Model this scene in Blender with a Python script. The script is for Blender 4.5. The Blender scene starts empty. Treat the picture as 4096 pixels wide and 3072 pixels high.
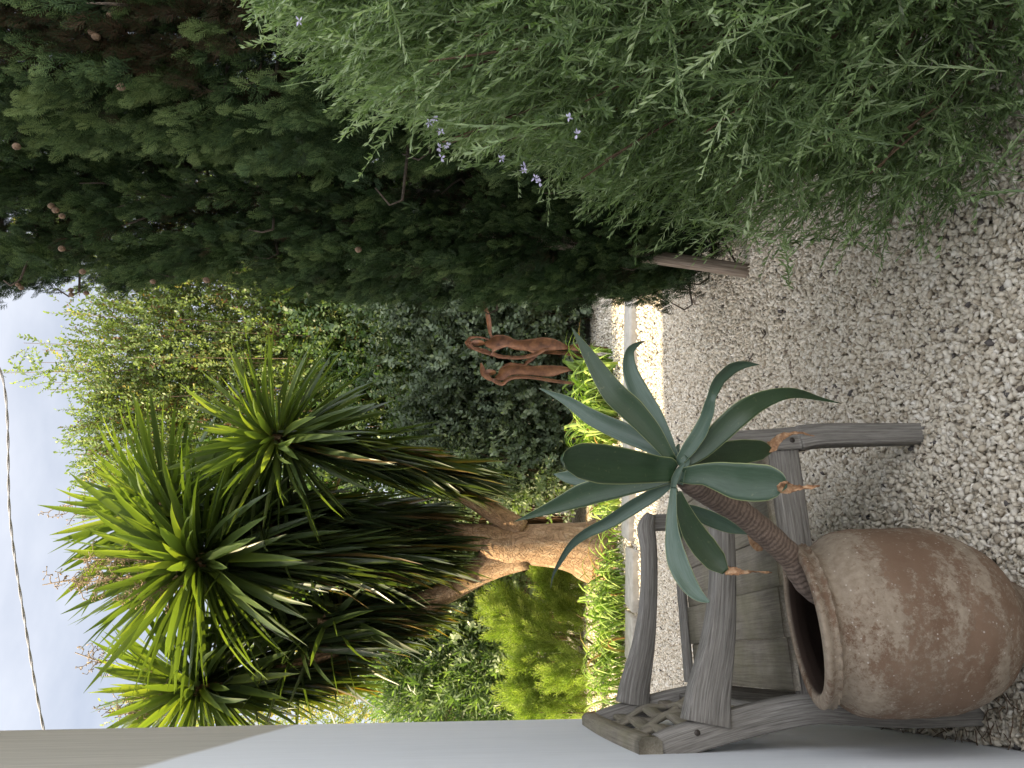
import bpy, math, random
import numpy as np
from mathutils import Vector, Matrix

random.seed(7)
RNG = np.random.default_rng(7)
scn = bpy.context.scene
COL = scn.collection

# ------------------------------------------------------------------ camera
F = 3000.0; PITCH = math.radians(3.7); ROLL = math.radians(0.5); EYE = 1.4
fw = np.array([0, math.cos(PITCH), -math.sin(PITCH)])
_u = np.array([0, math.sin(PITCH), math.cos(PITCH)]); _r = np.array([1., 0, 0])
rt = _r * math.cos(ROLL) + _u * math.sin(ROLL)
up = -_r * math.sin(ROLL) + _u * math.cos(ROLL)
CAM = np.array([0, 0, EYE])
cam_d = bpy.data.cameras.new('camera'); cam = bpy.data.objects.new('camera', cam_d); COL.objects.link(cam)
cam_d.sensor_width = 36; cam_d.lens = 36 * F / 4096; cam_d.clip_end = 500; cam_d.clip_start = .02
# the photograph was taken with the phone on its side: the picture's x runs down the world
X, Y, Z = -up, rt, -fw
cam.matrix_world = Matrix(((X[0], Y[0], Z[0], 0), (X[1], Y[1], Z[1], 0), (X[2], Y[2], Z[2], EYE), (0, 0, 0, 1)))
scn.camera = cam

# ------------------------------------------------------------------ sun, sky, exposure
SUN_EL = math.radians(38); SA = np.array([-1., -.30]); SA = SA / np.linalg.norm(SA)
sun_to = Vector((SA[0] * math.cos(SUN_EL), SA[1] * math.cos(SUN_EL), math.sin(SUN_EL)))
sd = bpy.data.lights.new('sun', 'SUN'); sd.energy = 4.8; sd.angle = math.radians(.55); sd.color = (1, .81, .50)
so = bpy.data.objects.new('sun', sd); COL.objects.link(so)
so.rotation_euler = sun_to.to_track_quat('Z', 'Y').to_euler(); so.location = (-6, 3, 12)
w = bpy.data.worlds.new('World'); scn.world = w; w.use_nodes = True
nt = w.node_tree; nt.nodes.clear()
out = nt.nodes.new('ShaderNodeOutputWorld'); bg = nt.nodes.new('ShaderNodeBackground')
sky = nt.nodes.new('ShaderNodeTexSky'); sky.sky_type = 'NISHITA'; sky.sun_disc = False
sky.sun_elevation = SUN_EL; sky.sun_rotation = math.atan2(SA[0], SA[1]); sky.dust_density = 3.0; sky.air_density = 1.0
# a thin veil of cloud over the blue
tc = nt.nodes.new('ShaderNodeTexCoord'); mp = nt.nodes.new('ShaderNodeMapping'); mp.inputs['Scale'].default_value = (1, 1, 2.4)
nz = nt.nodes.new('ShaderNodeTexNoise'); nz.inputs['Scale'].default_value = 2.2; nz.inputs['Detail'].default_value = 6; nz.inputs['Roughness'].default_value = .55
rp = nt.nodes.new('ShaderNodeValToRGB'); rp.color_ramp.elements[0].position = .3; rp.color_ramp.elements[0].color = (.30, .30, .30, 1)
rp.color_ramp.elements[1].position = .7; rp.color_ramp.elements[1].color = (.93, .93, .93, 1)
mx = nt.nodes.new('ShaderNodeMixRGB'); mx.inputs[2].default_value = (6.4, 6.7, 7.4, 1)
nt.links.new(tc.outputs['Generated'], mp.inputs[0]); nt.links.new(mp.outputs[0], nz.inputs[0]); nt.links.new(nz.outputs[0], rp.inputs[0])
nt.links.new(rp.outputs[0], mx.inputs[0]); nt.links.new(sky.outputs[0], mx.inputs[1])
# cloud brightness raised overhead and behind the camera, added to fill the shade
sx = nt.nodes.new('ShaderNodeVectorMath'); sx.operation = 'DOT_PRODUCT'; sx.inputs[1].default_value = (-.10, .93, .35); nt.links.new(tc.outputs['Generated'], sx.inputs[0])
cr = nt.nodes.new('ShaderNodeMapRange'); cr.interpolation_type = 'SMOOTHSTEP'; cr.inputs['From Min'].default_value = .15; cr.inputs['From Max'].default_value = .80
cr.inputs['To Min'].default_value = 0; cr.inputs['To Max'].default_value = 1; nt.links.new(sx.outputs['Value'], cr.inputs['Value'])
tint = nt.nodes.new('ShaderNodeMixRGB'); tint.inputs[1].default_value = (2.5, 2.36, 2.18, 1); tint.inputs[2].default_value = (.64, .635, .63, 1); nt.links.new(cr.outputs[0], tint.inputs[0])
ml = nt.nodes.new('ShaderNodeVectorMath'); ml.operation = 'MULTIPLY'; nt.links.new(mx.outputs[0], ml.inputs[0]); nt.links.new(tint.outputs[0], ml.inputs[1]); nt.links.new(ml.outputs[0], bg.inputs[0])
bg.inputs[1].default_value = .085; nt.links.new(bg.outputs[0], out.inputs[0])
scn.view_settings.view_transform = 'Standard'; scn.view_settings.look = 'None'
scn.view_settings.exposure = 1.6; scn.view_settings.gamma = 1
scn.cycles.max_bounces = 6; scn.cycles.transparent_max_bounces = 4; scn.cycles.transmission_bounces = 4

# ------------------------------------------------------------------ helpers
def ray(ix, iy):
    u = 3072 - iy; v = ix
    return fw + (u - 1536) / F * rt - (v - 2048) / F * up
def P(ix, iy, y):                       # a point y metres in front along the photo's line of sight
    r = ray(ix, iy); return CAM + r * (y / r[1])
def G(ix, iy, z=0.):                    # a point at height z
    r = ray(ix, iy); return CAM + r * ((z - EYE) / r[2])
def nrm(a):
    a = np.asarray(a, float); return a / np.maximum(np.linalg.norm(a, axis=-1, keepdims=True), 1e-9)

def props(o, label=None, cat=None, group=None, kind=None):
    if label: o['label'] = label
    if cat: o['category'] = cat
    if group: o['group'] = group
    if kind: o['kind'] = kind
    return o
def empty(name, loc, label, cat, group=None):
    o = bpy.data.objects.new(name, None); COL.objects.link(o); o.location = loc; o.empty_display_size = .2
    return props(o, label, cat, group)
def mk(name, V, Fc, mat, parent=None, var=None, smooth=False, extra=None, **pr):
    """mesh from numpy: V (n,3) world coordinates, Fc list of index arrays"""
    V = np.asarray(V, float)
    me = bpy.data.meshes.new(name)
    if not isinstance(Fc, (list, tuple)): Fc = [Fc]
    Fc = [np.asarray(f) for f in Fc if len(f)]
    loops = np.concatenate([f.ravel() for f in Fc]).astype(np.int32)
    sizes = np.concatenate([np.full(len(f), f.shape[1]) for f in Fc]).astype(np.int32)
    starts = np.concatenate([[0], np.cumsum(sizes)[:-1]]).astype(np.int32)
    off = np.array(parent.matrix_basis.translation) if parent is not None else np.zeros(3)
    if parent is not None and parent.parent is not None: off = off + np.array(parent.parent.matrix_basis.translation)
    me.vertices.add(len(V)); me.vertices.foreach_set('co', (V - off).astype(np.float32).ravel())
    me.loops.add(len(loops)); me.loops.foreach_set('vertex_index', loops)
    me.polygons.add(len(sizes)); me.polygons.foreach_set('loop_start', starts); me.polygons.foreach_set('loop_total', sizes)
    if smooth: me.polygons.foreach_set('use_smooth', np.ones(len(sizes), bool))
    me.update(calc_edges=True); me.validate()
    if var is not None:
        a = me.attributes.new('var', 'FLOAT', 'POINT'); a.data.foreach_set('value', np.asarray(var, np.float32))
    for k, arr in (extra or {}).items():
        arr = np.asarray(arr, np.float32)
        if arr.ndim == 1:
            a = me.attributes.new(k, 'FLOAT', 'POINT'); a.data.foreach_set('value', arr)
        else:
            a = me.attributes.new(k, 'FLOAT_VECTOR', 'POINT'); a.data.foreach_set('vector', arr.ravel())
    me.materials.append(mat)
    o = bpy.data.objects.new(name, me); COL.objects.link(o)
    if parent is not None: o.parent = parent
    return props(o, **pr)

class MB:
    """collects pieces into one mesh"""
    def __init__(s): s.V = []; s.Q = []; s.T = []; s.a = []; s.g = []; s.n = 0
    def add(s, V, Q=None, T=None, var=0.5, gc=None):
        V = np.asarray(V, float); s.V.append(V)
        if Q is not None and len(Q): s.Q.append(np.asarray(Q) + s.n)
        if T is not None and len(T): s.T.append(np.asarray(T) + s.n)
        s.a.append(np.full(len(V), var) if np.isscalar(var) else np.asarray(var))
        s.g.append(V if gc is None else np.asarray(gc)); s.n += len(V)
    def build(s, name, mat, parent=None, smooth=False, **pr):
        Fc = []
        if s.Q: Fc.append(np.concatenate(s.Q))
        if s.T: Fc.append(np.concatenate(s.T))
        return mk(name, np.concatenate(s.V), Fc, mat, parent, np.concatenate(s.a), smooth, {'gc': np.concatenate(s.g)}, **pr)

def smooth_path(P_, n):
    P_ = np.asarray(P_, float)
    if len(P_) == 2: return P_[0] + (P_[1] - P_[0]) * np.linspace(0, 1, n)[:, None]
    Q = np.vstack([2 * P_[0] - P_[1], P_, 2 * P_[-1] - P_[-2]])
    t = np.linspace(0, len(P_) - 1 - 1e-6, n); o = []
    for tt in t:
        i = int(tt); f = tt - i; a, b, c, d = Q[i:i + 4]
        o.append(.5 * ((2 * b) + (c - a) * f + (2 * a - 5 * b + 4 * c - d) * f * f + (3 * b - a - 3 * c + d) * f ** 3))
    return np.array(o)
def tube(path, rad, seg=10, cap=True, noise=0, seed=0):
    path = np.asarray(path, float); n = len(path); rad = np.broadcast_to(np.asarray(rad, float), (n,))
    t = nrm(np.gradient(path, axis=0)); ref = np.array([.3, 1, .2]) if abs(t[0] @ nrm([.3, 1, .2])) < .9 else np.array([1., 0, 0])
    V = []; rg = np.random.default_rng(seed); L = np.concatenate([[0], np.cumsum(np.linalg.norm(np.diff(path, axis=0), axis=1))])
    ph = rg.uniform(0, 6.28, 4); gc = []
    for i in range(n):
        a = nrm(ref - (ref @ t[i]) * t[i]); b = np.cross(t[i], a); ref = a
        th = np.arange(seg) * 2 * math.pi / seg
        rr = rad[i] * (1 + noise * (np.sin(2 * th + ph[0] + L[i] * 4) + .6 * np.sin(3 * th + ph[1] - L[i] * 7) + .5 * np.sin(5 * th + ph[2] + L[i] * 11)))
        V.append(path[i] + rr[:, None] * (np.cos(th)[:, None] * a + np.sin(th)[:, None] * b))
        gc.append(np.stack([np.full(seg, L[i]), np.cos(th) * rad[i], np.sin(th) * rad[i]], 1))
    V = np.concatenate(V); gc = np.concatenate(gc)
    i = np.arange(n - 1)[:, None] * seg; j = np.arange(seg)[None]; k = (j + 1) % seg
    Q = np.stack([i + j, i + k, i + seg + k, i + seg + j], -1).reshape(-1, 4); T = []
    if cap:
        V = np.vstack([V, path[0], path[-1]]); gc = np.vstack([gc, [0, 0, 0], [L[-1], 0, 0]])
        a, b = n * seg, n * seg + 1
        for q in range(seg):
            T.append([a, (q + 1) % seg, q]); T.append([b, (n - 1) * seg + q, (n - 1) * seg + (q + 1) % seg])
    return V, Q, T, gc
def ribbon(path, hw, cup=.15, thick=.002, nx=6, n=24, normal=None, twist=0, fold=0):
    """leaf blade: path, half widths, cup = hollow depth relative to half width; faces the eye unless a normal is given"""
    path = smooth_path(path, n); hw = np.interp(np.linspace(0, 1, n), np.linspace(0, 1, len(hw)), hw)
    hw = np.maximum(hw, .0004)
    t = nrm(np.gradient(path, axis=0))
    nn = nrm(CAM - path) if normal is None else np.tile(nrm(normal), (n, 1))
    side = nrm(np.cross(t, nn)); nn = nrm(np.cross(side, t))
    tw = np.radians(np.interp(np.linspace(0, 1, n), np.linspace(0, 1, np.size(twist)), np.atleast_1d(twist)))[:, None]
    side, nn = side * np.cos(tw) + nn * np.sin(tw), nn * np.cos(tw) - side * np.sin(tw)
    xs = np.linspace(-1, 1, nx + 1)
    L = np.concatenate([[0], np.cumsum(np.linalg.norm(np.diff(path, axis=0), axis=1))])
    V1 = path[:, None] + hw[:, None, None] * (xs[None, :, None] * side[:, None] + (cup * (np.abs(xs) ** 1.5 - 1))[None, :, None] * nn[:, None])
    V2 = V1 - nn[:, None] * (thick * (1 - xs ** 2) * np.minimum(1, hw[:, None] / .012) + .0002)[..., None]
    m = nx + 1; V = np.concatenate([V1.reshape(-1, 3), V2.reshape(-1, 3)]); Q = []
    N1 = n * m
    for i in range(n - 1):
        for j in range(nx):
            a = i * m + j; Q.append([a, a + 1, a + m + 1, a + m]); Q.append([N1 + a, N1 + a + m, N1 + a + m + 1, N1 + a + 1])
        a = i * m; Q.append([a, a + m, N1 + a + m, N1 + a]); a = i * m + nx; Q.append([a, N1 + a, N1 + a + m, a + m])
    for j in range(nx):
        a = j; Q.append([a, N1 + a, N1 + a + 1, a + 1]); a = (n - 1) * m + j; Q.append([a, a + 1, N1 + a + 1, N1 + a])
    gc = np.stack([np.repeat(L / L[-1], m), np.tile(xs, n), np.repeat(hw, m)], 1)
    return V, np.array(Q), np.concatenate([gc, gc])
def box_beam(p0, p1, wv, hv, w0, h0, w1=None, h1=None, bev=.006, n=2, curve=None):
    """beam from p0 to p1, cross-section axes wv, hv with full sizes; chamfered (8-sided)"""
    w1 = w0 if w1 is None else w1; h1 = h0 if h1 is None else h1
    p0, p1, wv, hv = map(lambda q: np.asarray(q, float), (p0, p1, wv, hv)); L = np.linalg.norm(p1 - p0)
    V = []; gc = []; off = random.uniform(0, 50)
    for i in range(n):
        f = i / (n - 1); c = p0 + (p1 - p0) * f + (0 if curve is None else curve(f)); a = (w0 + (w1 - w0) * f) / 2; b = (h0 + (h1 - h0) * f) / 2
        for x, y in ((-a + bev, -b), (a - bev, -b), (a, -b + bev), (a, b - bev), (a - bev, b), (-a + bev, b), (-a, b - bev), (-a, -b + bev)):
            V.append(c + wv * x + hv * y); gc.append((L * f + off, x, y))
    Q = []
    for i in range(n - 1):
        for j in range(8): Q.append([i * 8 + j, i * 8 + (j + 1) % 8, i * 8 + 8 + (j + 1) % 8, i * 8 + 8 + j])
    for b in (0, (n - 1) * 8): Q += [[b, b + 1, b + 2, b + 3], [b, b + 3, b + 4, b + 7], [b + 4, b + 5, b + 6, b + 7]]
    return np.array(V), Q, np.array(gc)
def frames(d, roll):
    """rotation matrices whose local Y runs along d, rolled about it; columns x,y,z"""
    d = nrm(d); ref = np.where(np.abs(d[:, 2:3]) > .95, np.array([[1., 0, 0]]), np.array([[0., 0, 1]]))
    x = nrm(np.cross(d, ref)); z = np.cross(x, d)
    c, s = np.cos(roll)[:, None], np.sin(roll)[:, None]
    x2 = x * c + z * s; z2 = z * c - x * s
    return np.stack([x2, d, z2], -1)
def scatter(protos, pos, d, scale, roll, var, pick=None):
    """merge copies of prototypes (V, Q, localvar) -> V, Q, var"""
    n = len(pos); pick = RNG.integers(0, len(protos), n) if pick is None else pick
    R = frames(np.asarray(d, float), np.asarray(roll, float)); scale = np.broadcast_to(scale, (n,)); Vs = []; Qs = []; As = []; base = 0
    for k, pr in enumerate(protos):
        pv, pq = pr[0], pr[1]; lv = pr[2] if len(pr) > 2 else np.zeros(len(pv)); idx = np.where(pick == k)[0]
        if not len(idx): continue
        W = np.einsum('nij,vj->nvi', R[idx], pv) * scale[idx, None, None] + pos[idx, None]
        Vs.append(W.reshape(-1, 3)); m = len(pv)
        Qs.append((pq[None] + (base + np.arange(len(idx)) * m)[:, None, None]).reshape(-1, pq.shape[1])); base += m * len(idx)
        As.append((np.repeat(var[idx], m) + np.tile(lv, len(idx))).ravel())
    return np.concatenate(Vs), np.concatenate(Qs), np.clip(np.concatenate(As), 0, 1)

# ------------------------------------------------------------------ materials
def new_mat(name):
    m = bpy.data.materials.new(name); m.use_nodes = True; t = m.node_tree; t.nodes.clear()
    o = t.nodes.new('ShaderNodeOutputMaterial'); b = t.nodes.new('ShaderNodeBsdfPrincipled'); t.links.new(b.outputs[0], o.inputs[0])
    return m, t, b, o
def ramp(t, src, stops, interp='LINEAR'):
    r = t.nodes.new('ShaderNodeValToRGB'); r.color_ramp.interpolation = interp; e = r.color_ramp.elements
    while len(e) < len(stops): e.new(.5)
    for k, (p, c) in enumerate(stops): e[k].position = p; e[k].color = (*c, 1) if len(c) == 3 else c
    t.links.new(src, r.inputs[0]); return r.outputs[0]
def attr(t, name, out='Fac'):
    a = t.nodes.new('ShaderNodeAttribute'); a.attribute_name = name; return a.outputs[out]
def noise(t, vec, scale, detail=4, rough=.6, dist=0):
    n = t.nodes.new('ShaderNodeTexNoise'); n.inputs['Scale'].default_value = scale; n.inputs['Detail'].default_value = detail
    n.inputs['Roughness'].default_value = rough; n.inputs['Distortion'].default_value = dist
    if vec is not None: t.links.new(vec, n.inputs['Vector'])
    return n.outputs['Fac']
def mapping(t, vec, scale):
    m = t.nodes.new('ShaderNodeMapping'); m.inputs['Scale'].default_value = scale; t.links.new(vec, m.inputs[0]); return m.outputs[0]
def mixc(t, fac, a, b, mode='MIX'):
    m = t.nodes.new('ShaderNodeMixRGB'); m.blend_type = mode
    for s, v in ((0, fac), (1, a), (2, b)):
        if isinstance(v, (int, float)): m.inputs[s].default_value = v
        elif isinstance(v, tuple): m.inputs[s].default_value = (*v, 1)
        else: t.links.new(v, m.inputs[s])
    return m.outputs[0]
def bump(t, b, h, strength, dist):
    n = t.nodes.new('ShaderNodeBump'); n.inputs['Strength'].default_value = strength; n.inputs['Distance'].default_value = dist
    t.links.new(h, n.inputs['Height']); t.links.new(n.outputs[0], b.inputs['Normal'])
def pos(t):
    g = t.nodes.new('ShaderNodeNewGeometry'); return g.outputs['Position']
def leaf_mat(name, stops, transl=.35, tcol=None, rough=.5, spec=.4, blot=0):
    m, t, b, o = new_mat(name)
    c = ramp(t, attr(t, 'var'), stops)
    if blot: c = mixc(t, blot, c, ramp(t, noise(t, pos(t), 25, 3), [(.35, (.45, .5, .4)), (.65, (1.25, 1.2, 1.1))]), 'MULTIPLY')
    t.links.new(c, b.inputs['Base Color']); b.inputs['Roughness'].default_value = rough; b.inputs['Specular IOR Level'].default_value = spec
    if transl:
        tr = t.nodes.new('ShaderNodeBsdfTranslucent'); tc_ = mixc(t, 1.0, c, tcol or (1.5, 1.9, .5), 'MULTIPLY'); t.links.new(tc_, tr.inputs[0])
        ms = t.nodes.new('ShaderNodeMixShader'); ms.inputs[0].default_value = transl
        t.links.new(b.outputs[0], ms.inputs[1]); t.links.new(tr.outputs[0], ms.inputs[2]); t.links.new(ms.outputs[0], o.inputs[0])
    return m
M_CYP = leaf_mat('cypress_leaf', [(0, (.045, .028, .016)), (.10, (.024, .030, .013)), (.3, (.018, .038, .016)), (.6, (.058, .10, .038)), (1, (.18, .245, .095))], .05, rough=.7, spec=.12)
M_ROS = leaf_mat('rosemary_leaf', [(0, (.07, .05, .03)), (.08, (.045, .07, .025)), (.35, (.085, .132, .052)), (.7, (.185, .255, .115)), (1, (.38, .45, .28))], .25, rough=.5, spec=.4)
M_TREE = leaf_mat('tree_leaf', [(0, (.14, .07, .03)), (.06, (.055, .085, .025)), (.5, (.14, .20, .06)), (.85, (.26, .31, .11)), (1, (.42, .34, .12))], .42, (1.4, 1.5, .6), rough=.45)
M_HEDGE = leaf_mat('hedge_leaf', [(0, (.045, .06, .035)), (.5, (.125, .165, .105)), (1, (.27, .32, .22))], .25, rough=.5, spec=.35)
M_EUC = leaf_mat('grey_leaf', [(0, (.08, .11, .065)), (.5, (.19, .24, .15)), (1, (.32, .37, .25))], .3, rough=.4)
M_OLE = leaf_mat('long_leaf', [(0, (.045, .08, .035)), (.6, (.14, .20, .095)), (1, (.27, .33, .17))], .35, rough=.4)
M_JUN = leaf_mat('juniper_leaf', [(0, (.05, .065, .02)), (.4, (.17, .23, .05)), (1, (.42, .46, .14))], .35, rough=.6, spec=.2)
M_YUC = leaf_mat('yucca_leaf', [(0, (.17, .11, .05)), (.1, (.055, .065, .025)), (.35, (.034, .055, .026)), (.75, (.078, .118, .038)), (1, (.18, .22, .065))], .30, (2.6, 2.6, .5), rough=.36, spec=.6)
M_STRAP = leaf_mat('strap_leaf', [(0, (.45, .28, .10)), (.08, (.20, .30, .07)), (.5, (.34, .46, .11)), (1, (.55, .62, .2))], .4, (1.4, 1.6, .5), rough=.4)
def agave_mat():
    m, t, b, o = new_mat('agave_leaf')
    sp = t.nodes.new('ShaderNodeSeparateXYZ'); t.links.new(attr(t, 'gc', 'Vector'), sp.inputs[0])
    base = ramp(t, attr(t, 'var'), [(0, (.015, .034, .008)), (.35, (.022, .048, .020)), (.7, (.040, .074, .048)), (1, (.082, .125, .098))])
    n1 = noise(t, mapping(t, attr(t, 'gc', 'Vector'), (2.5, 3, 1)), 2.2, 5)
    c = mixc(t, .6, base, ramp(t, n1, [(.3, (.55, .66, .5)), (.7, (1.35, 1.25, 1.3))]), 'MULTIPLY')
    n2 = noise(t, pos(t), 90, 3, .7)
    c = mixc(t, ramp(t, n2, [(.62, (0, 0, 0)), (.75, (.25, .25, .25))]), c, (.22, .21, .10))
    ab = t.nodes.new('ShaderNodeMath'); ab.operation = 'ABSOLUTE'; t.links.new(sp.outputs[1], ab.inputs[0])
    e = ramp(t, ab.outputs[0], [(.93, (0, 0, 0)), (.985, (1, 1, 1))])
    c = mixc(t, e, c, (.26, .29, .13))
    t.links.new(c, b.inputs['Base Color']); b.inputs['Roughness'].default_value = .42; b.inputs['Specular IOR Level'].default_value = .45
    bump(t, b, noise(t, mapping(t, attr(t, 'gc', 'Vector'), (3, 30, 1)), 3, 3), .12, .004)
    return m
M_AG = agave_mat()
def withered():
    m, t, b, o = new_mat('withered_leaf')
    c = ramp(t, noise(t, pos(t), 70, 4), [(.3, (.14, .065, .03)), (.5, (.36, .20, .10)), (.7, (.55, .38, .24))]); t.links.new(c, b.inputs['Base Color'])
    b.inputs['Roughness'].default_value = .7; bump(t, b, noise(t, pos(t), 160, 4), .5, .003); return m
M_DRY = withered()
def stem_mat():
    m, t, b, o = new_mat('agave_stem'); v = attr(t, 'gc', 'Vector')
    wv = t.nodes.new('ShaderNodeTexWave'); wv.bands_direction = 'X'; wv.inputs['Scale'].default_value = 24; wv.inputs['Distortion'].default_value = 5.5
    wv.inputs['Detail'].default_value = 4; wv.inputs['Detail Scale'].default_value = 2; wv.inputs['Detail Roughness'].default_value = .7; t.links.new(v, wv.inputs[0])
    c = ramp(t, wv.outputs['Fac'], [(0, (.09, .074, .062)), (.3, (.122, .102, .087)), (1, (.165, .145, .126))])
    sp = t.nodes.new('ShaderNodeSeparateXYZ'); t.links.new(v, sp.inputs[0])
    g = ramp(t, sp.outputs[0], [(.05, (.66, .68, .70)), (.36, (1.12, .95, .84))])      # greyer, older bark towards the pot
    c = mixc(t, 1, c, g, 'MULTIPLY')
    c = mixc(t, .6, c, ramp(t, noise(t, mapping(t, v, (5, 14, 14)), 9, 6, .75), [(.3, (.4, .38, .36)), (.7, (1.5, 1.45, 1.45))]), 'MULTIPLY')
    t.links.new(c, b.inputs['Base Color']); b.inputs['Roughness'].default_value = .8
    bump(t, b, wv.outputs['Fac'], .3, .003); return m
M_STEM = stem_mat()
def wood_mat(name, dark, mid, light, moss=0, fine=.75):
    m, t, b, o = new_mat(name); v = attr(t, 'gc', 'Vector')
    n1 = noise(t, mapping(t, v, (1.7, 62, 62)), 2.6, 7, .7, .25); n2 = noise(t, mapping(t, v, (5, 130, 130)), 2.0, 4, .7); n3 = noise(t, v, 5, 3)
    c = ramp(t, n1, [(.27, dark), (.48, mid), (.70, light)])
    c = mixc(t, fine, c, ramp(t, n2, [(.32, (.45, .45, .45)), (.5, (1, 1, 1)), (.7, (1.2, 1.2, 1.2))]), 'MULTIPLY')
    if moss: c = mixc(t, .55, c, ramp(t, noise(t, v, 14, 6, .7), [(.3, (.55, .53, .5)), (.7, (1.3, 1.28, 1.25))]), 'MULTIPLY'); c = mixc(t, ramp(t, n3, [(.40, (0, 0, 0)), (.72, (moss,) * 3)]), c, (.215, .20, .115))
    t.links.new(c, b.inputs['Base Color']); b.inputs['Roughness'].default_value = .82; b.inputs['Specular IOR Level'].default_value = .25
    h = t.nodes.new('ShaderNodeMath'); h.operation = 'ADD'; t.links.new(n1, h.inputs[0]); t.links.new(n2, h.inputs[1]); bump(t, b, h.outputs[0], .6, .004)
    return m
M_TEAK = wood_mat('weathered_teak', (.105, .095, .083), (.215, .20, .178), (.34, .322, .295))
M_TEAKM = wood_mat('mossy_teak', (.15, .13, .10), (.235, .208, .168), (.315, .288, .24), .55, .35)
M_STAKE = wood_mat('stake_wood', (.08, .06, .045), (.23, .185, .145), (.36, .31, .26))
def bark(name, a, b_, c_, sc=9, bs=.9):
    m, t, b, o = new_mat(name); v = attr(t, 'gc', 'Vector')
    vo = t.nodes.new('ShaderNodeTexVoronoi'); vo.feature = 'DISTANCE_TO_EDGE'; vo.inputs['Scale'].default_value = sc
    wn = t.nodes.new('ShaderNodeTexNoise'); wn.inputs['Scale'].default_value = 7; wn.inputs['Detail'].default_value = 4; t.links.new(v, wn.inputs['Vector']); va = t.nodes.new('ShaderNodeVectorMath'); va.operation = 'MULTIPLY_ADD'; va.inputs[1].default_value = (.35, .35, .35)
    t.links.new(wn.outputs['Color'], va.inputs[0]); t.links.new(v, va.inputs[2]); t.links.new(mapping(t, va.outputs[0], (1.1, 2.6, 2.6)), vo.inputs['Vector'])
    n = noise(t, mapping(t, v, (2, 7, 7)), 2.6, 7, .68); f = ramp(t, n, [(.3, a), (.5, b_), (.72, c_)])
    cr = ramp(t, vo.outputs['Distance'], [(0, (.42, .36, .32)), (.09, (1, 1, 1))]); c = mixc(t, .4, f, cr, 'MULTIPLY')
    t.links.new(c, b.inputs['Base Color']); b.inputs['Roughness'].default_value = .9
    h = t.nodes.new('ShaderNodeMath'); h.operation = 'MULTIPLY_ADD'; t.links.new(cr, h.inputs[0]); h.inputs[1].default_value = .6; t.links.new(n, h.inputs[2])
    bump(t, b, h.outputs[0], bs, .02); return m
M_YTR = bark('yucca_bark', (.17, .10, .055), (.30, .19, .11), (.46, .34, .23), 9)
M_BARK = bark('grey_bark', (.05, .04, .03), (.12, .095, .07), (.22, .18, .14), 16)
M_TWIG = bark('twig_bark', (.06, .035, .02), (.13, .085, .05), (.25, .18, .11), 30, .3)
def pot_mat():
    m, t, b, o = new_mat('terracotta'); v = attr(t, 'gc', 'Vector')
    base = ramp(t, noise(t, v, 5, 5), [(.3, (.135, .082, .052)), (.7, (.20, .135, .092))])
    big = noise(t, mapping(t, v, (1, 1, 2.2)), 5, 3, .5); fine = noise(t, v, 55, 8, .85)
    add = t.nodes.new('ShaderNodeMath'); add.operation = 'MULTIPLY_ADD'; t.links.new(big, add.inputs[0]); add.inputs[1].default_value = .75; t.links.new(fine, add.inputs[2])
    sz = t.nodes.new('ShaderNodeSeparateXYZ'); t.links.new(v, sz.inputs[0])
    zb = ramp(t, sz.outputs[2], [(.05, (.11,) * 3), (.20, (.12,) * 3), (.27, (.04,) * 3), (.40, (.06,) * 3), (.455, (.14,) * 3)])
    a2 = t.nodes.new('ShaderNodeMath'); a2.operation = 'ADD'; t.links.new(add.outputs[0], a2.inputs[0]); t.links.new(zb, a2.inputs[1]); add = a2
    sc_ = t.nodes.new('ShaderNodeMath'); sc_.operation = 'MULTIPLY'; sc_.inputs[1].default_value = .5; t.links.new(add.outputs[0], sc_.inputs[0])
    msk = ramp(t, sc_.outputs[0], [(.470, (0, 0, 0)), (.520, (1, 1, 1))])
    c = mixc(t, msk, base, ramp(t, noise(t, v, 60, 4), [(.3, (.22, .172, .125)), (.7, (.315, .258, .195))]))
    vo = t.nodes.new('ShaderNodeTexVoronoi'); vo.inputs['Scale'].default_value = 60; t.links.new(v, vo.inputs['Vector'])
    sp_ = ramp(t, vo.outputs['Distance'], [(.08, (1, 1, 1)), (.15, (0, 0, 0))]); k = mixc(t, 1, sp_, ramp(t, noise(t, v, 9, 2), [(.42, (0, 0, 0)), (.5, (1, 1, 1))]), 'MULTIPLY')
    c = mixc(t, k, c, (.45, .40, .35)); c = mixc(t, attr(t, 'var'), c, (.035, .022, .016))  # inside of the jar darkened in its colour, standing in for shade
    wv = t.nodes.new('ShaderNodeTexWave'); wv.bands_direction = 'Z'; wv.inputs['Scale'].default_value = 9; wv.inputs['Distortion'].default_value = 1.2; t.links.new(v, wv.inputs[0])
    t.links.new(c, b.inputs['Base Color']); b.inputs['Roughness'].default_value = .85; b.inputs['Specular IOR Level'].default_value = .2
    h = t.nodes.new('ShaderNodeMath'); h.operation = 'MULTIPLY_ADD'; t.links.new(fine, h.inputs[0]); h.inputs[1].default_value = .35
    h2 = t.nodes.new('ShaderNodeMath'); h2.operation = 'MULTIPLY_ADD'; t.links.new(wv.outputs['Fac'], h2.inputs[0]); h2.inputs[1].default_value = .10; t.links.new(msk, h2.inputs[2])
    t.links.new(h2.outputs[0], h.inputs[2]); bump(t, b, h.outputs[0], .35, .005); return m
M_POT = pot_mat()
def simple(name, stops, scale, rough=.85, bs=.3, bd=.01, vec=None, detail=6, metallic=0):
    m, t, b, o = new_mat(name); p = pos(t)
    if vec: p = mapping(t, p, vec)
    n = noise(t, p, scale, detail, .65); t.links.new(ramp(t, n, stops), b.inputs['Base Color']); b.inputs['Roughness'].default_value = rough; b.inputs['Metallic'].default_value = metallic
    if bs: bump(t, b, n, bs, bd)
    return m
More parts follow.
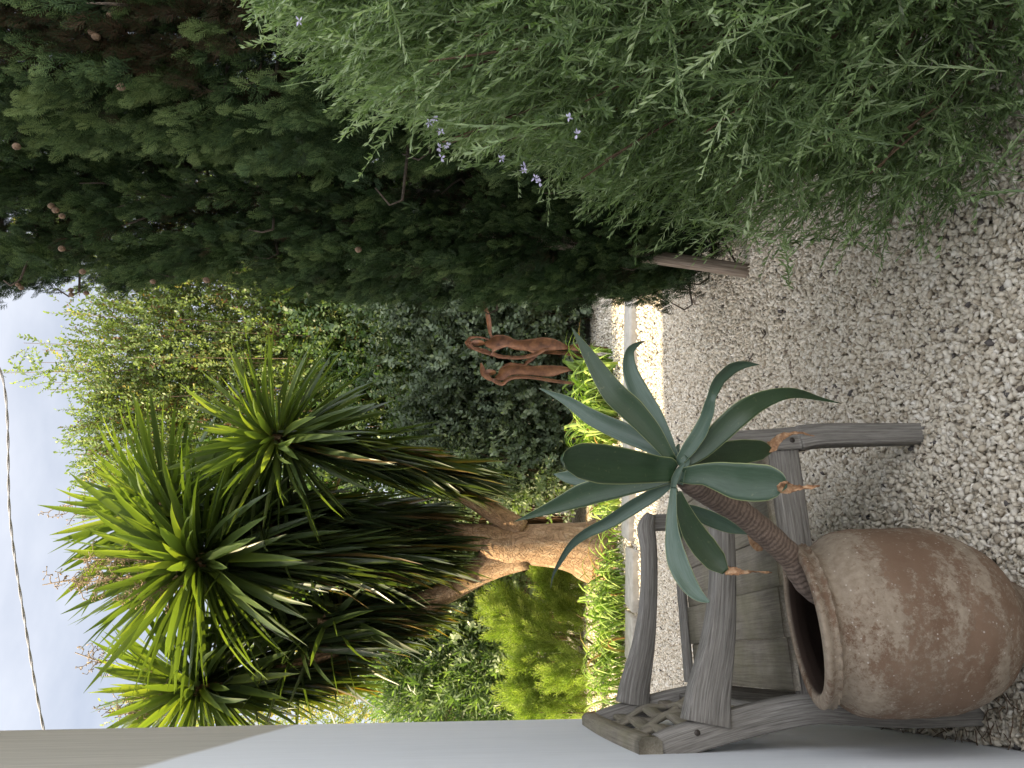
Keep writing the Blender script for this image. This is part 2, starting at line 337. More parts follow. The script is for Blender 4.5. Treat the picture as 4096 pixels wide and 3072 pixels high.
M_SOIL = simple('dry_soil', [(.3, (.02, .015, .012)), (.7, (.06, .045, .033))], 60)
M_KERB = simple('kerb_concrete', [(.3, (.34, .31, .26)), (.7, (.50, .465, .40))], 14, bs=.2)
M_RUST = simple('rusty_steel', [(.3, (.065, .030, .019)), (.5, (.16, .072, .038)), (.75, (.28, .14, .072))], 13, .75, .15, .004)
M_CONE = simple('cypress_cone', [(.35, (.10, .06, .036)), (.65, (.26, .18, .12))], 130, .8, .8, .004)
M_CABLE = simple('cable_sheath', [(.3, (.22, .22, .23)), (.7, (.40, .40, .40))], 20, .5, 0)
M_PETAL = simple('lilac_petal', [(.3, (.50, .47, .66)), (.7, (.68, .65, .80))], 200, .6, 0)
M_IRON = simple('iron_bolt', [(.3, (.02, .016, .013)), (.7, (.06, .045, .035))], 90, .6, .2, .002)
M_STRAW = simple('dry_panicle', [(.3, (.15, .10, .05)), (.7, (.34, .26, .16))], 30, .8, 0)
M_ROOF = simple('roof_tile', [(.3, (.22, .12, .08)), (.7, (.35, .22, .15))], 6, .8)
M_BRUSH = leaf_mat('brushwood', [(0, (.05, .03, .02)), (.5, (.15, .085, .05)), (1, (.27, .17, .11))], 0, rough=.85)
def wall_mat():
    m, t, b, o = new_mat('white_render'); p = pos(t)
    n1 = noise(t, mapping(t, p, (1, 1, .35)), 1.6, 5); c = ramp(t, n1, [(.3, (.64, .67, .70)), (.7, (.71, .735, .76))])
    n2 = noise(t, p, 420, 3, .7); n3 = noise(t, mapping(t, p, (9, 9, .8)), 6, 4)
    # the wall's colour turns to a streaked beige-grey above about 2.1 m
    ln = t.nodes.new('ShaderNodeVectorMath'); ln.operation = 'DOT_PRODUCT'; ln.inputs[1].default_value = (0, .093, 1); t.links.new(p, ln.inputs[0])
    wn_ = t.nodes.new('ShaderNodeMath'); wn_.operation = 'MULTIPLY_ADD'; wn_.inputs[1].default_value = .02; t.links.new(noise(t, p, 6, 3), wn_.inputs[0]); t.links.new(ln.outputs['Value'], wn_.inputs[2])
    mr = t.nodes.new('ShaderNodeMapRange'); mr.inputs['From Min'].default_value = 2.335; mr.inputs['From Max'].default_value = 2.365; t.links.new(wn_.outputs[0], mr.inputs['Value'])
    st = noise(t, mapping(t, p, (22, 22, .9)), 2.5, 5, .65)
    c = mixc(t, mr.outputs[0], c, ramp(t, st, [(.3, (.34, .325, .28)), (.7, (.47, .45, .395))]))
    c = mixc(t, .10, c, ramp(t, n3, [(.35, (.5, .48, .44)), (.65, (1, 1, 1))]), 'MULTIPLY')
    t.links.new(c, b.inputs['Base Color']); b.inputs['Roughness'].default_value = .9
    bump(t, b, n2, .30, .002); return m
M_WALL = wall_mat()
def gravel_bed_mat():
    m, t, b, o = new_mat('gravel_bed'); p = pos(t)
    vo = t.nodes.new('ShaderNodeTexVoronoi'); vo.inputs['Scale'].default_value = 42; t.links.new(p, vo.inputs['Vector'])
    s = t.nodes.new('ShaderNodeSeparateColor'); t.links.new(vo.outputs['Color'], s.inputs[0])
    c = ramp(t, s.outputs[0], [(0, (.16, .13, .10)), (.35, (.38, .33, .27)), (.8, (.55, .50, .42)), (1, (.65, .6, .52))])
    ve = t.nodes.new('ShaderNodeTexVoronoi'); ve.feature = 'DISTANCE_TO_EDGE'; ve.inputs['Scale'].default_value = 42; t.links.new(p, ve.inputs['Vector'])
    t.links.new(c, b.inputs['Base Color']); b.inputs['Roughness'].default_value = .9
    bump(t, b, ramp(t, ve.outputs['Distance'], [(0, (0, 0, 0)), (.25, (1, 1, 1))]), .8, .015); return m
M_BED = gravel_bed_mat()
def stone_mat():
    m, t, b, o = new_mat('limestone_chips')
    c = ramp(t, attr(t, 'var'), [(0, (.11, .10, .095)), (.08, (.20, .165, .13)), (.18, (.43, .37, .28)), (.5, (.61, .55, .445)), (.85, (.72, .67, .57)), (1, (.80, .76, .68))])
    c = mixc(t, .5, c, ramp(t, noise(t, pos(t), 120, 4), [(.3, (.72, .68, .64)), (.65, (1.08, 1.08, 1.08))]), 'MULTIPLY')
    t.links.new(c, b.inputs['Base Color']); b.inputs['Roughness'].default_value = .9; b.inputs['Specular IOR Level'].default_value = .2
    return m
M_STONE = stone_mat()

# ------------------------------------------------------------------ setting: ground
def grid_sheet(x0, x1, y0, y1, z=0):
    return np.array([[x0, y0, z], [x1, y0, z], [x1, y1, z], [x0, y1, z]], float), np.array([[0, 1, 2, 3]])
V, Q = grid_sheet(-150, 150, -150, 150, -.004); mk('gravel_ground', V, Q, M_BED, kind='structure')

WD = np.array([-.34591, .93827, 0]); FD = np.array([.93827, .34591, 0]); CORNER = np.array([-1.3752, 3.0628, 0])
# stones
def rock_protos(n=14):
    ph = (1 + 5 ** .5) / 2
    I = np.array([(-1, ph, 0), (1, ph, 0), (-1, -ph, 0), (1, -ph, 0), (0, -1, ph), (0, 1, ph), (0, -1, -ph), (0, 1, -ph), (ph, 0, -1), (ph, 0, 1), (-ph, 0, -1), (-ph, 0, 1)]) / 1.902
    T = np.array([(0, 11, 5), (0, 5, 1), (0, 1, 7), (0, 7, 10), (0, 10, 11), (1, 5, 9), (5, 11, 4), (11, 10, 2), (10, 7, 6), (7, 1, 8), (3, 9, 4), (3, 4, 2), (3, 2, 6), (3, 6, 8), (3, 8, 9), (4, 9, 5), (2, 4, 11), (6, 2, 10), (8, 6, 7), (9, 8, 1)])
    out_ = []
    for k in range(n):
        v = I * (1 + RNG.uniform(-.38, .28, (12, 1))) + RNG.normal(0, .11, (12, 3))
        v = v * np.array([RNG.uniform(.9, 1.35), RNG.uniform(.7, 1.0), RNG.uniform(.42, .68)]); out_.append((v, T))
    return out_
def stones(y0, y1, sp, smin, smax, layers=2):
    Ps = []
    for l in range(layers):
        ys = np.arange(y0, y1, sp)
        for yy in ys:
            xs = np.arange(-.56 * yy - .25, .56 * yy + .35, sp)
            p = np.stack([xs, np.full_like(xs, yy), np.full_like(xs, .002 + .007 * l)], 1); p[:, :2] += RNG.uniform(-.55, .55, (len(xs), 2)) * sp; Ps.append(p)
    p = np.concatenate(Ps); q = p - CORNER                     # not inside the house
    p = p[~((q @ FD < .01) & (q @ WD < .0))]
    n = len(p); s = RNG.uniform(smin, smax, n) * np.where(RNG.random(n) < .12, .6, 1); d = nrm(np.stack([RNG.normal(0, 1, n), RNG.normal(0, 1, n), RNG.normal(0, .45, n)], 1))
    var = np.clip(RNG.beta(2.4, 1.5, n) + np.where(RNG.random(n) < .025, -.5, 0), 0, 1)
    # gentle unevenness of the layer
    p[:, 2] += .006 * np.sin(p[:, 0] * 7 + 1) * np.sin(p[:, 1] * 5) + RNG.normal(0, .002, n)
    return p, d, s, var
RP = rock_protos()
A = [stones(1.35, 3.0, .0148, .0080, .0148), stones(3.0, 5.3, .0168, .0092, .0155), stones(5.3, 8.2, .026, .012, .0185, 1)]
p, d, s, var = (np.concatenate([a[i] for a in A]) for i in range(4))
K0 = G(2480, 1500); 
far = (p[:, 1] > 5.85) & (p[:, 1] < 6.35)
p = p[~far | (RNG.random(len(p)) < .0)] if False else p
V, Q, a = scatter(RP, p, d, s, RNG.uniform(0, 6.28, len(p)), var)
mk('gravel', V, Q, M_STONE, None, a, kind='stuff', label='pale crushed limestone gravel spread over the yard', cat='gravel')

# kerb: a run of pale slabs set in the gravel
mb = MB(); xk = -3.3; yf = lambda x: 5.98 - .02 * x
while xk < 1.15:
    L = random.uniform(.38, .62) if xk < -1.6 else random.uniform(.9, 1.1); h = .055 + random.uniform(-.006, .006)
    off = -.16 if xk < -1.7 and random.random() < .5 else 0
    x1 = xk + L; Vb, Qb, gc = box_beam((xk, yf(xk) + off + .12, h - .05), (x1 - .012, yf(x1) + off + .12, h - .05), (0, 1, 0), (0, 0, 1), .27, .1, bev=.008)
    mb.add(Vb, Qb, gc=gc); xk = x1 + (.05 if xk < -1.7 else 0)
mb.build('kerb', M_KERB, kind='structure')

# ------------------------------------------------------------------ house: rendered wall on the left, storeys and roof out of the picture
def prism(poly, z0, z1):
    n = len(poly); V = [(x, y, z0) for x, y in poly] + [(x, y, z1) for x, y in poly]
    Q = [[i, (i + 1) % n, n + (i + 1) % n, n + i] for i in range(n)]; return V, Q
house = empty('house', (-4, 1, 0), 'white rendered house wall rising beside the wooden chair', 'house')
A0 = CORNER[:2]; B0 = A0 - WD[:2] * 6.2; C0 = A0 - FD[:2] * 3.4
poly = [tuple(A0), tuple(C0), (-15.5, -2.2), (-15.5, -3.2), tuple(B0)]
def ngon_obj(name, poly, z0, z1, mat, parent, bevel=0):
    me = bpy.data.meshes.new(name); off = np.array(parent.matrix_basis.translation); n = len(poly)
    V, Q = prism(poly, z0, z1); V = [tuple(np.array(v) - off) for v in V]
    Q = Q + [list(range(n))[::-1], list(range(n, 2 * n))]
    me.from_pydata(V, [], Q); me.update(); me.materials.append(mat); o = bpy.data.objects.new(name, me); COL.objects.link(o); o.parent = parent
    if bevel:
        b = o.modifiers.new('b', 'BEVEL'); b.width = bevel; b.segments = 3
    return o
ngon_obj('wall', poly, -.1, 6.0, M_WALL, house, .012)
shade_roof = [(-8.16, 2.80), (-15.8, 7.9), (-15.8, -3.5), (.95, -3.5), (-1.05, 3.64), (-4.36, 3.25)]  # unseen roof; its outline is shaped to lay the shadow edge on the gravel
ngon_obj('shade_roof', shade_roof, 6.0, 6.22, M_ROOF, house)
shade_poly = [tuple(A0 + WD[:2] * .3 + FD[:2] * .5), tuple(A0 + WD[:2] * .3 - FD[:2] * .5), tuple(B0 - FD[:2] * .5), tuple(B0 + FD[:2] * .5)]  # added unseen slab, put here to darken the top of the wall
ngon_obj('shade_slab', shade_poly, 3.72, 3.9, M_WALL, house)

# ------------------------------------------------------------------ prototypes for foliage
def quad_leaf(p, d, n_, L, W, bendv=0.):
    """two folded quads: a narrow leaf from p along d"""
    s_ = nrm(np.cross(d, n_)); m = p + d * L * .5 + n_ * bendv * .35 * L; e = p + d * L + n_ * bendv * L
    return [p - s_ * W * .12, p + s_ * W * .12, m + s_ * W * .5, m - s_ * W * .5, e + s_ * W * .06, e - s_ * W * .06], [[0, 1, 2, 3], [3, 2, 4, 5]]
def diamond(p, d, n_, L, W):
    s_ = nrm(np.cross(d, n_)); return [p, p + d * L * .45 + s_ * W * .5, p + d * L, p + d * L * .45 - s_ * W * .5], [[0, 1, 2, 3]]
def collect(items, lv=None):
    V = []; Q = []; b = 0; A_ = []
    for k, (v, q) in enumerate(items):
        V += list(v); Q += [[i + b for i in f] for f in q]; b += len(v); A_ += [lv[k] if lv is not None else 0] * len(v)
    return np.array(V), np.array(Q), np.array(A_)
def cyp_spray():
    """flat fan of scale-leaf branchlets, unit length"""
    it = []; lv = []; Yv = np.array([0, 1., 0]); Zv = np.array([0, 0, 1.]); cur = random.uniform(-.25, .25)
    def c(p): return p + np.array([0, 0, cur * p[1] ** 2 + .3 * p[0] ** 2])
    for k in range(15):
        f = .06 + k * .063; sgn = 1 if k % 2 else -1; L = .52 * (1 - f) ** .7 + .08; ang = math.radians(random.uniform(28, 44)) * sgn
        d = np.array([math.sin(ang), math.cos(ang), random.uniform(-.25, .25)]); d = nrm(d); p = np.array([random.uniform(-.02, .02), f, 0])
        it.append(diamond(c(p), d, Zv, L, .040)); lv.append(random.uniform(-.18, .0))
        m = 5 if L > .25 else 3
        for j in range(m):
            g = .2 + j * .8 / m; q = p + d * L * g; s2 = 1 if j % 2 else -1; a2 = ang + s2 * math.radians(36); l2 = L * (.5 - .3 * g) + .05
            d2 = nrm(np.array([math.sin(a2), math.cos(a2), random.uniform(-.35, .35)])); it.append(diamond(c(q), d2, nrm(Zv + np.array([random.uniform(-.5, .5), 0, 0])), l2, .037)); lv.append(random.uniform(-.03, .22) + .12 * (f - .4))
    return collect(it, lv)
CYP = [cyp_spray() for _ in range(10)]
def ros_stem(tip=False):
    """leafy shoot with whorls of narrow leaves, unit = 1 m"""
    it = []; lv = []; L = .34; n = 17; bend = random.uniform(-.25, .25); b2 = random.uniform(-.2, .2)
    def c(s): return np.array([bend * s * s * 2, s * L, b2 * s * s])
    def cc(s): return np.array([bend * s * s * .35, s * L, b2 * s * s * .35])
    for k in range(8):
        a_, b_ = cc(k / 8), cc((k + 1) / 8); w_ = .0012 * (1.3 - k / 8)
        it.append(([a_ - [w_, 0, 0], a_ + [w_, 0, 0], b_ + [w_, 0, 0], b_ - [w_, 0, 0]], [[0, 1, 2, 3]])); lv.append(.12)
        it.append(([a_ - [0, 0, w_], a_ + [0, 0, w_], b_ + [0, 0, w_], b_ - [0, 0, w_]], [[0, 1, 2, 3]])); lv.append(.12)
    for k in range(n):
        s = .06 + .94 * k / (n - 1); p = cc(s); m = 2 if k % 3 else 4; th0 = k * 1.57 + random.uniform(-.4, .4)
        for j in range(m):
            th = th0 + j * 6.283 / m + random.uniform(-.3, .3); out_ = np.array([math.cos(th), 0, math.sin(th)]); el = random.uniform(.55, 1.3) * (1 if s < .8 else .7)
            d = nrm(out_ * math.sin(el) + np.array([0, 1, 0]) * math.cos(el)); nn = nrm(np.array([0, 1, 0]) * math.sin(el) - out_ * math.cos(el))
            l = random.uniform(.024, .040) * (1 - .45 * max(0, s - .6) / .4); it.append(quad_leaf(p, d, nn, l, random.uniform(.0042, .0060), random.uniform(-.1, .7))); lv.append(random.uniform(-.15, .15) + .12 * s)
    return collect(it, lv)
ROS = [ros_stem() for _ in range(10)]
def twig(n, L, ll, lw, ang=.9, twist=2.4, stem=True):
    it = []; lv = []
    if stem:
        it.append(([[-.0025, 0, 0], [.0025, 0, 0], [.0012, L, 0], [-.0012, L, 0]], [[0, 1, 2, 3]])); lv.append(-.5)
        it.append(([[0, 0, -.0025], [0, 0, .0025], [0, L, .0012], [0, L, -.0012]], [[0, 1, 2, 3]])); lv.append(-.5)
    for k in range(n):
        s = .1 + .9 * k / (n - 1); th = k * twist + random.uniform(-.5, .5); e = ang * random.uniform(.6, 1.3) * (1 if s < .9 else .4)
        o_ = np.array([math.cos(th), 0, math.sin(th)]); d = nrm(o_ * math.sin(e) + np.array([0, 1, 0]) * math.cos(e)); nn = nrm(np.array([0, 1, 0]) * math.sin(e) - o_ * math.cos(e) + np.array([random.uniform(-.4, .4) for _ in range(3)]))
        l = ll * random.uniform(.7, 1.2); sd_ = nrm(np.cross(d, nn)); p = np.array([0, s * L, 0]); w_ = lw * random.uniform(.8, 1.15)
        it.append(([p, p + d * l * .3 + sd_ * w_ * .45, p + d * l * .7 + sd_ * w_ * .42 - nn * .08 * l, p + d * l - nn * .16 * l, p + d * l * .7 - sd_ * w_ * .42 - nn * .08 * l, p + d * l * .3 - sd_ * w_ * .45], [[0, 1, 2, 5], [5, 2, 3, 4]])); lv.append(random.uniform(-.18, .18))
    return collect(it, lv)
TW_TREE = [twig(16, .26, .042, .024) for _ in range(6)]
TW_HEDGE = [twig(14, .24, .052, .034, 1.0) for _ in range(6)]
TW_EUC = [twig(14, .26, .060, .034, .9) for _ in range(6)]
TW_OLE = [twig(13, .24, .13, .022, .75) for _ in range(6)]

def branch_set(mb, base, tips, r0=.02, r1=.004, sag=0, seed=0):
    rg = random.Random(seed)
    for tp in tips:
        tp = np.asarray(tp); mid = base + (tp - base) * .5 + np.array([rg.uniform(-.1, .1), rg.uniform(-.1, .1), rg.uniform(-.05, .15)]) * np.linalg.norm(tp - base)
        V, Q, T, gc = tube(smooth_path([base, mid, tp], 7), np.linspace(r0, r1, 7), 5, True); mb.add(V, Q, T, gc=gc)

# ------------------------------------------------------------------ cypresses
def cypress(cx, cy, R0, z0, z1, n, label, seed, cones, gapf=None, brown=None):
    rg = np.random.default_rng(seed); t = empty('cypress_tree', (cx, cy, 0), label, 'tree', 'cypresses on the right of the yard')
    mb = MB()
    for k in range(3 if seed == 1 else 2):
        a = k * 2.1; base = np.array([cx + .06 * math.cos(a), cy + .06 * math.sin(a), -.02]); top = np.array([cx + .1 * math.cos(a), cy + .12 * math.sin(a), z1 - .3])
        V, Q, T, gc = tube(smooth_path([base, (base + top) / 2 + [.03, 0, 0], top], 14), np.linspace(.05, .012, 14), 8, True, .05, k); mb.add(V, Q, T, gc=gc)
    # branches
    pz = z0 + (z1 - z0) * rg.random(n) ** 1.15; fc = math.atan2(-cy, -cx - .5); th = np.where(rg.random(n) < .8, fc + rg.uniform(-1.75, 1.75, n), rg.uniform(0, 2 * math.pi, n))
    # nearly all of the foliage that can be seen is on the side towards the yard
    prof = np.clip(np.interp(pz, [z0, z0 + .2, z0 + .7, z1 - 1.2, z1], [.72, 1.0, 1.04, .92, .25]), 0, 1.1)
    wob = 1 + .05 * np.sin(3 * th + pz * 2.1 + seed) + .05 * np.sin(5 * th - pz * 3.7) + .05 * np.sin(pz * 6.5 + 2 * th)
    rr = R0 * prof * wob; Ps = []; Ds = []; Ss = []; Vs_ = []
    for i in range(n):
        o_ = np.array([math.cos(th[i]), math.sin(th[i]), 0]); inner = rg.random() < .26; hole = math.sin(3.1 * th[i] * 1.7 + pz[i] * 5.3 + seed) * math.sin(pz[i] * 8.7 - th[i] * 4.1 + 2 * seed) + .5 * math.sin(pz[i] * 17 + th[i] * 9)
        if not inner and hole < -.42: continue
        r = rr[i] * (rg.uniform(.35, .75) if inner else rg.uniform(.84, 1.0)); d = nrm(o_ * rg.uniform(.22, .55) + np.array([0, 0, 1]) * rg.uniform(.7, 1.1) + rg.normal(0, .18, 3))
        tipp = np.array([cx, cy, pz[i]]) + o_ * r; L = rg.uniform(.22, .42); b0 = tipp - d * L
        if rg.random() < .14:
            V, Q, T, gc = tube(smooth_path([np.array([cx, cy, pz[i] - .35]) + o_ * .05, b0 - d * .08, b0 + d * .04], 5), np.linspace(.008, .003, 5), 4, False); mb.add(V, Q, T, gc=gc)
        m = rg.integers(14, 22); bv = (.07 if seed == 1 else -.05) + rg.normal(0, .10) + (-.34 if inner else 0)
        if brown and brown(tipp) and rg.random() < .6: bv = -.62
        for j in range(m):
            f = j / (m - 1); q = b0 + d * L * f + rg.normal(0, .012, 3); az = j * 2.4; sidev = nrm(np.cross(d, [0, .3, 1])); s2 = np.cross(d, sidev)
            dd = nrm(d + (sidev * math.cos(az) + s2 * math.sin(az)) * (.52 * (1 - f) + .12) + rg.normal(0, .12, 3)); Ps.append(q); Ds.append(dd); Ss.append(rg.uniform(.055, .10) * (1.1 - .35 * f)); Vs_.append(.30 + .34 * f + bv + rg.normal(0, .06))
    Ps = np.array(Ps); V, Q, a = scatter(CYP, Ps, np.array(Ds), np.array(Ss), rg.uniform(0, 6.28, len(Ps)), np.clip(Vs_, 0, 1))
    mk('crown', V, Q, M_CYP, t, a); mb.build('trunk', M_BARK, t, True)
    for (ix, iy, y) in cones:
        c = P(ix, iy, y); r = random.uniform(.0105, .0145); nu, nv = 10, 7; V = []
        for i in range(nv + 1):
            for j in range(nu):
                ph_ = math.pi * i / nv; tt = 2 * math.pi * j / nu; k = 1 + .10 * math.sin(3 * tt + i * 1.7) * math.sin(2.5 * ph_ + j); V.append(c + r * k * np.array([math.sin(ph_) * math.cos(tt), math.sin(ph_) * math.sin(tt), 1.12 * math.cos(ph_)]))
        Q = [[i * nu + j, i * nu + (j + 1) % nu, (i + 1) * nu + (j + 1) % nu, (i + 1) * nu + j] for i in range(nv) for j in range(nu)]
        mk('cone', V, np.array(Q), M_CONE, t)
    return t
c1 = cypress(1.44, 3.02, .56, .15, 5.2, 2500, 'large dark cypress at the frame edge, behind the rosemary bush', 1,
    [(442, 60, 2.62), (368, 126, 2.6), (384, 146, 2.6), (483, 347, 2.62), (1120, 50, 2.6), (66, 585, 2.75)],
    brown=lambda q: q[0] > 1.1 and 2.0 < q[2] < 3.2)
c2 = cypress(1.02, 4.0, .57, .30, 5.8, 2600, 'dark cypress nearest the sky, with wooden stake', 2,
    [(205, 823, 3.45), (222, 840, 3.45), (248, 864, 3.45), (247, 994, 3.5), (330, 1086, 3.55), (72, 1138, 3.75), (84, 1150, 3.75), (283, 1160, 3.8), (286, 1178, 3.8), (345, 1172, 3.85), (612, 1126, 3.62), (826, 1120, 3.6), (1433, 998, 3.45)])
# wooden stake leaning into the second cypress
f0 = G(3006, 1092); f1 = P(1750, 893, 4.0); mb = MB()
V, Q, T, gc = tube(smooth_path([f0 - [0, 0, .05], (f0 + f1) / 2, f1], 16), np.linspace(.036, .032, 16), 14, True, .02, 3); mb.add(V, Q, T, gc=gc)
mb.build('stake', M_STAKE, None, True, label='round weathered wooden stake leaning into the cypress', cat='stake')

# ------------------------------------------------------------------ rosemary
ros = empty('rosemary_bush', (1.3, 1.9, 0), 'big loose rosemary bush with lilac flowers overhanging the gravel', 'shrub')
RC = np.array([1.33, 1.86])
def ros_R(z): return np.interp(z, [0, .18, .35, .52, .75, .98, 1.23, 1.43, 1.66, 1.83, 2.0, 2.1], [.72, .86, .93, .95, .95, .92, .83, .78, .71, .56, .34, .05])
def rosemary():
    n = 6800; rg = np.random.default_rng(5); z = rg.uniform(.10, 2.02, n); th = rg.uniform(math.pi * .55, math.pi * 1.75, n)
    shell = rg.random(n) < .66; f = np.where(shell, rg.uniform(.80, 1.0, n), rg.uniform(.30, .8, n))
    wob = 1 + .05 * np.sin(4 * th + z * 4) + .05 * np.sin(7 * th - 6 * z) + .04 * rg.normal(0, 1, n)
    keep = rg.random(n) < np.interp(z, [0, .12, .25, .5], [.60, .9, 1, 1]); n0 = keep
    o_ = np.stack([np.cos(th), np.sin(th), np.zeros(n)], 1); r = ros_R(z) * f * wob; tip = np.stack([RC[0] + o_[:, 0] * r, RC[1] + o_[:, 1] * r * .93, z], 1)
    upk = np.interp(z, [.1, .6, 1.2, 2.0], [.10, .55, .9, 1.4])
    d = nrm(o_ * (.75 + .35 * rg.random((n, 1))) + np.array([0, 0, 1]) * (upk + rg.normal(0, .35, n))[:, None] + rg.normal(0, .42, (n, 3)))
    s = rg.uniform(.65, 1.1, n); p = tip - d * (.34 * s)[:, None]
    q = (p[:, 2] > .03) & n0 & (tip[:, 2] > .04) & (tip[:, 1] > 1.10) & (p[:, 1] > 1.10)
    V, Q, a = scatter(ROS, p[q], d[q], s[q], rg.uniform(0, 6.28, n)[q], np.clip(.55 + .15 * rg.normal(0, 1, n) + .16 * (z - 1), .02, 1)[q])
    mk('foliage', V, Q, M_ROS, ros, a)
    mb = MB()
    for k in range(120):
        th = rg.uniform(math.pi * .6, math.pi * 1.7); zt = rg.uniform(.25, 1.8); r = ros_R(zt) * rg.uniform(.55, .97); o_ = np.array([math.cos(th), math.sin(th) * .8, 0])
        tip = np.array([RC[0], RC[1], zt]) + o_ * r; b0 = np.array([RC[0] + rg.normal(0, .08), RC[1] + rg.normal(0, .08), 0]); mid = (b0 + tip) / 2 + o_ * .12 + [0, 0, -.02 if zt < .5 else .1]
        mid[2] = max(mid[2], .03)
        V, Q, T, gc = tube(smooth_path([b0, mid, tip], 9), np.linspace(rg.uniform(.006, .013), .002, 9), 5, False, .05, k); mb.add(V, Q, T, gc=gc)
    mb.build('branches', M_TWIG, ros, True)
    for (ix, iy) in [(1717, 490), (1740, 476), (1763, 524), (1756, 590), (1786, 580), (2094, 663), (2094, 683), (2157, 729), (2140, 712), (2273, 470), (2307, 537), (1196, 86), (2005, 636), (1765, 630)]:
        r_ = ray(ix, iy); y = .8                     # walk the line of sight to the bush surface
        while y < 2.2:
            q = P(ix, iy, y); e = math.hypot(q[0] - RC[0], (q[1] - RC[1]) / .93)
            if e < ros_R(q[2]) + .01: break
            y += .01
        c = P(ix, iy, min(y, 1.75)) ; it = []
        for k in range(9):
            d = nrm(np.array([random.uniform(-1, 1), random.uniform(-1, .2), random.uniform(-1, .8)])); it.append(quad_leaf(c + d * .002, d, nrm(np.cross(d, [.3, .2, 1])), random.uniform(.006, .010), .0042, .4))
        V, Q, _ = collect(it); mk('flower', V, Q, M_PETAL, ros)
rosemary()

# ------------------------------------------------------------------ pot
PC = np.array([-.578, 1.80]); 
def pot():
    t = empty('terracotta_pot', (PC[0], PC[1], 0), 'large weathered terracotta jar holding the leaning agave', 'pot')
    prof = [(0, .02), (0.0, .080), (.02, .090), (.055, .108), (.09, .145), (.124, .176), (.17, .201), (.224, .219), (.28, .223), (.34, .224), (.402, .224), (.45, .220), (.49, .210), (.515, .196), (.530, .183), (.541, .179), (.551, .184), (.558, .191), (.564, .188), (.573, .189), (.582, .194), (.590, .194), (.595, .188), (.597, .177), (.594, .165), (.585, .158), (.57, .156), (.555, .158), (.53, .162), (.50, .178), (.44, .198), (.36, .205), (.28, .2)]
    # finer
    pr = smooth_path([(0, r, z) for z, r in prof], 150)[:, 1:]; N = 160; V = []; th = np.arange(N) * 2 * math.pi / N
    def warp(Vw):
        k = np.clip((Vw[:, 2] - .30) / .25, 0, 1) ** 1.5; Vw[:, 2] += k * (.135 * Vw[:, 0] - .195 * Vw[:, 1]); Vw[:, 0] -= .008 * k; return Vw
    for r, z in pr:
        rr = r + .0012 * np.sin(3 * th + z * 30) + .0008 * math.sin(z * 110)
        if .545 < z < .575 and r > .180:                                   # pinched, scalloped edge under the lip
            g = math.exp(-((z - .558) / .007) ** 2); rr = rr + g * .0075 * np.abs(np.sin(19 * th)) - .0015 * g
        V.append(np.stack([rr * np.cos(th), rr * np.sin(th), np.full(N, z)], 1))
    V = np.concatenate(V); V[:, 2] = np.where(V[:, 2] > .38, .38 + (V[:, 2] - .38) * .83, V[:, 2]); V = warp(V); gc = V.copy(); V[:, :2] += PC
    n = len(pr); Q = np.array([[i * N + j, i * N + (j + 1) % N, (i + 1) * N + (j + 1) % N, (i + 1) * N + j] for i in range(n - 1) for j in range(N)])
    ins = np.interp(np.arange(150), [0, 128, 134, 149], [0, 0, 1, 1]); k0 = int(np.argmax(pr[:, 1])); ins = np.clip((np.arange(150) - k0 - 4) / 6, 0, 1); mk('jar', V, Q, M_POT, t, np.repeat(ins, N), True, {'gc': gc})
    V = [(PC[0], PC[1], .30)] + [(PC[0] + .207 * math.cos(a), PC[1] + .207 * math.sin(a), .295 + .006 * math.sin(5 * a)) for a in th]
    mk('soil', V, np.array([[0, 1 + j, 1 + (j + 1) % N] for j in range(N)]), M_SOIL, t)
    return t
pot()

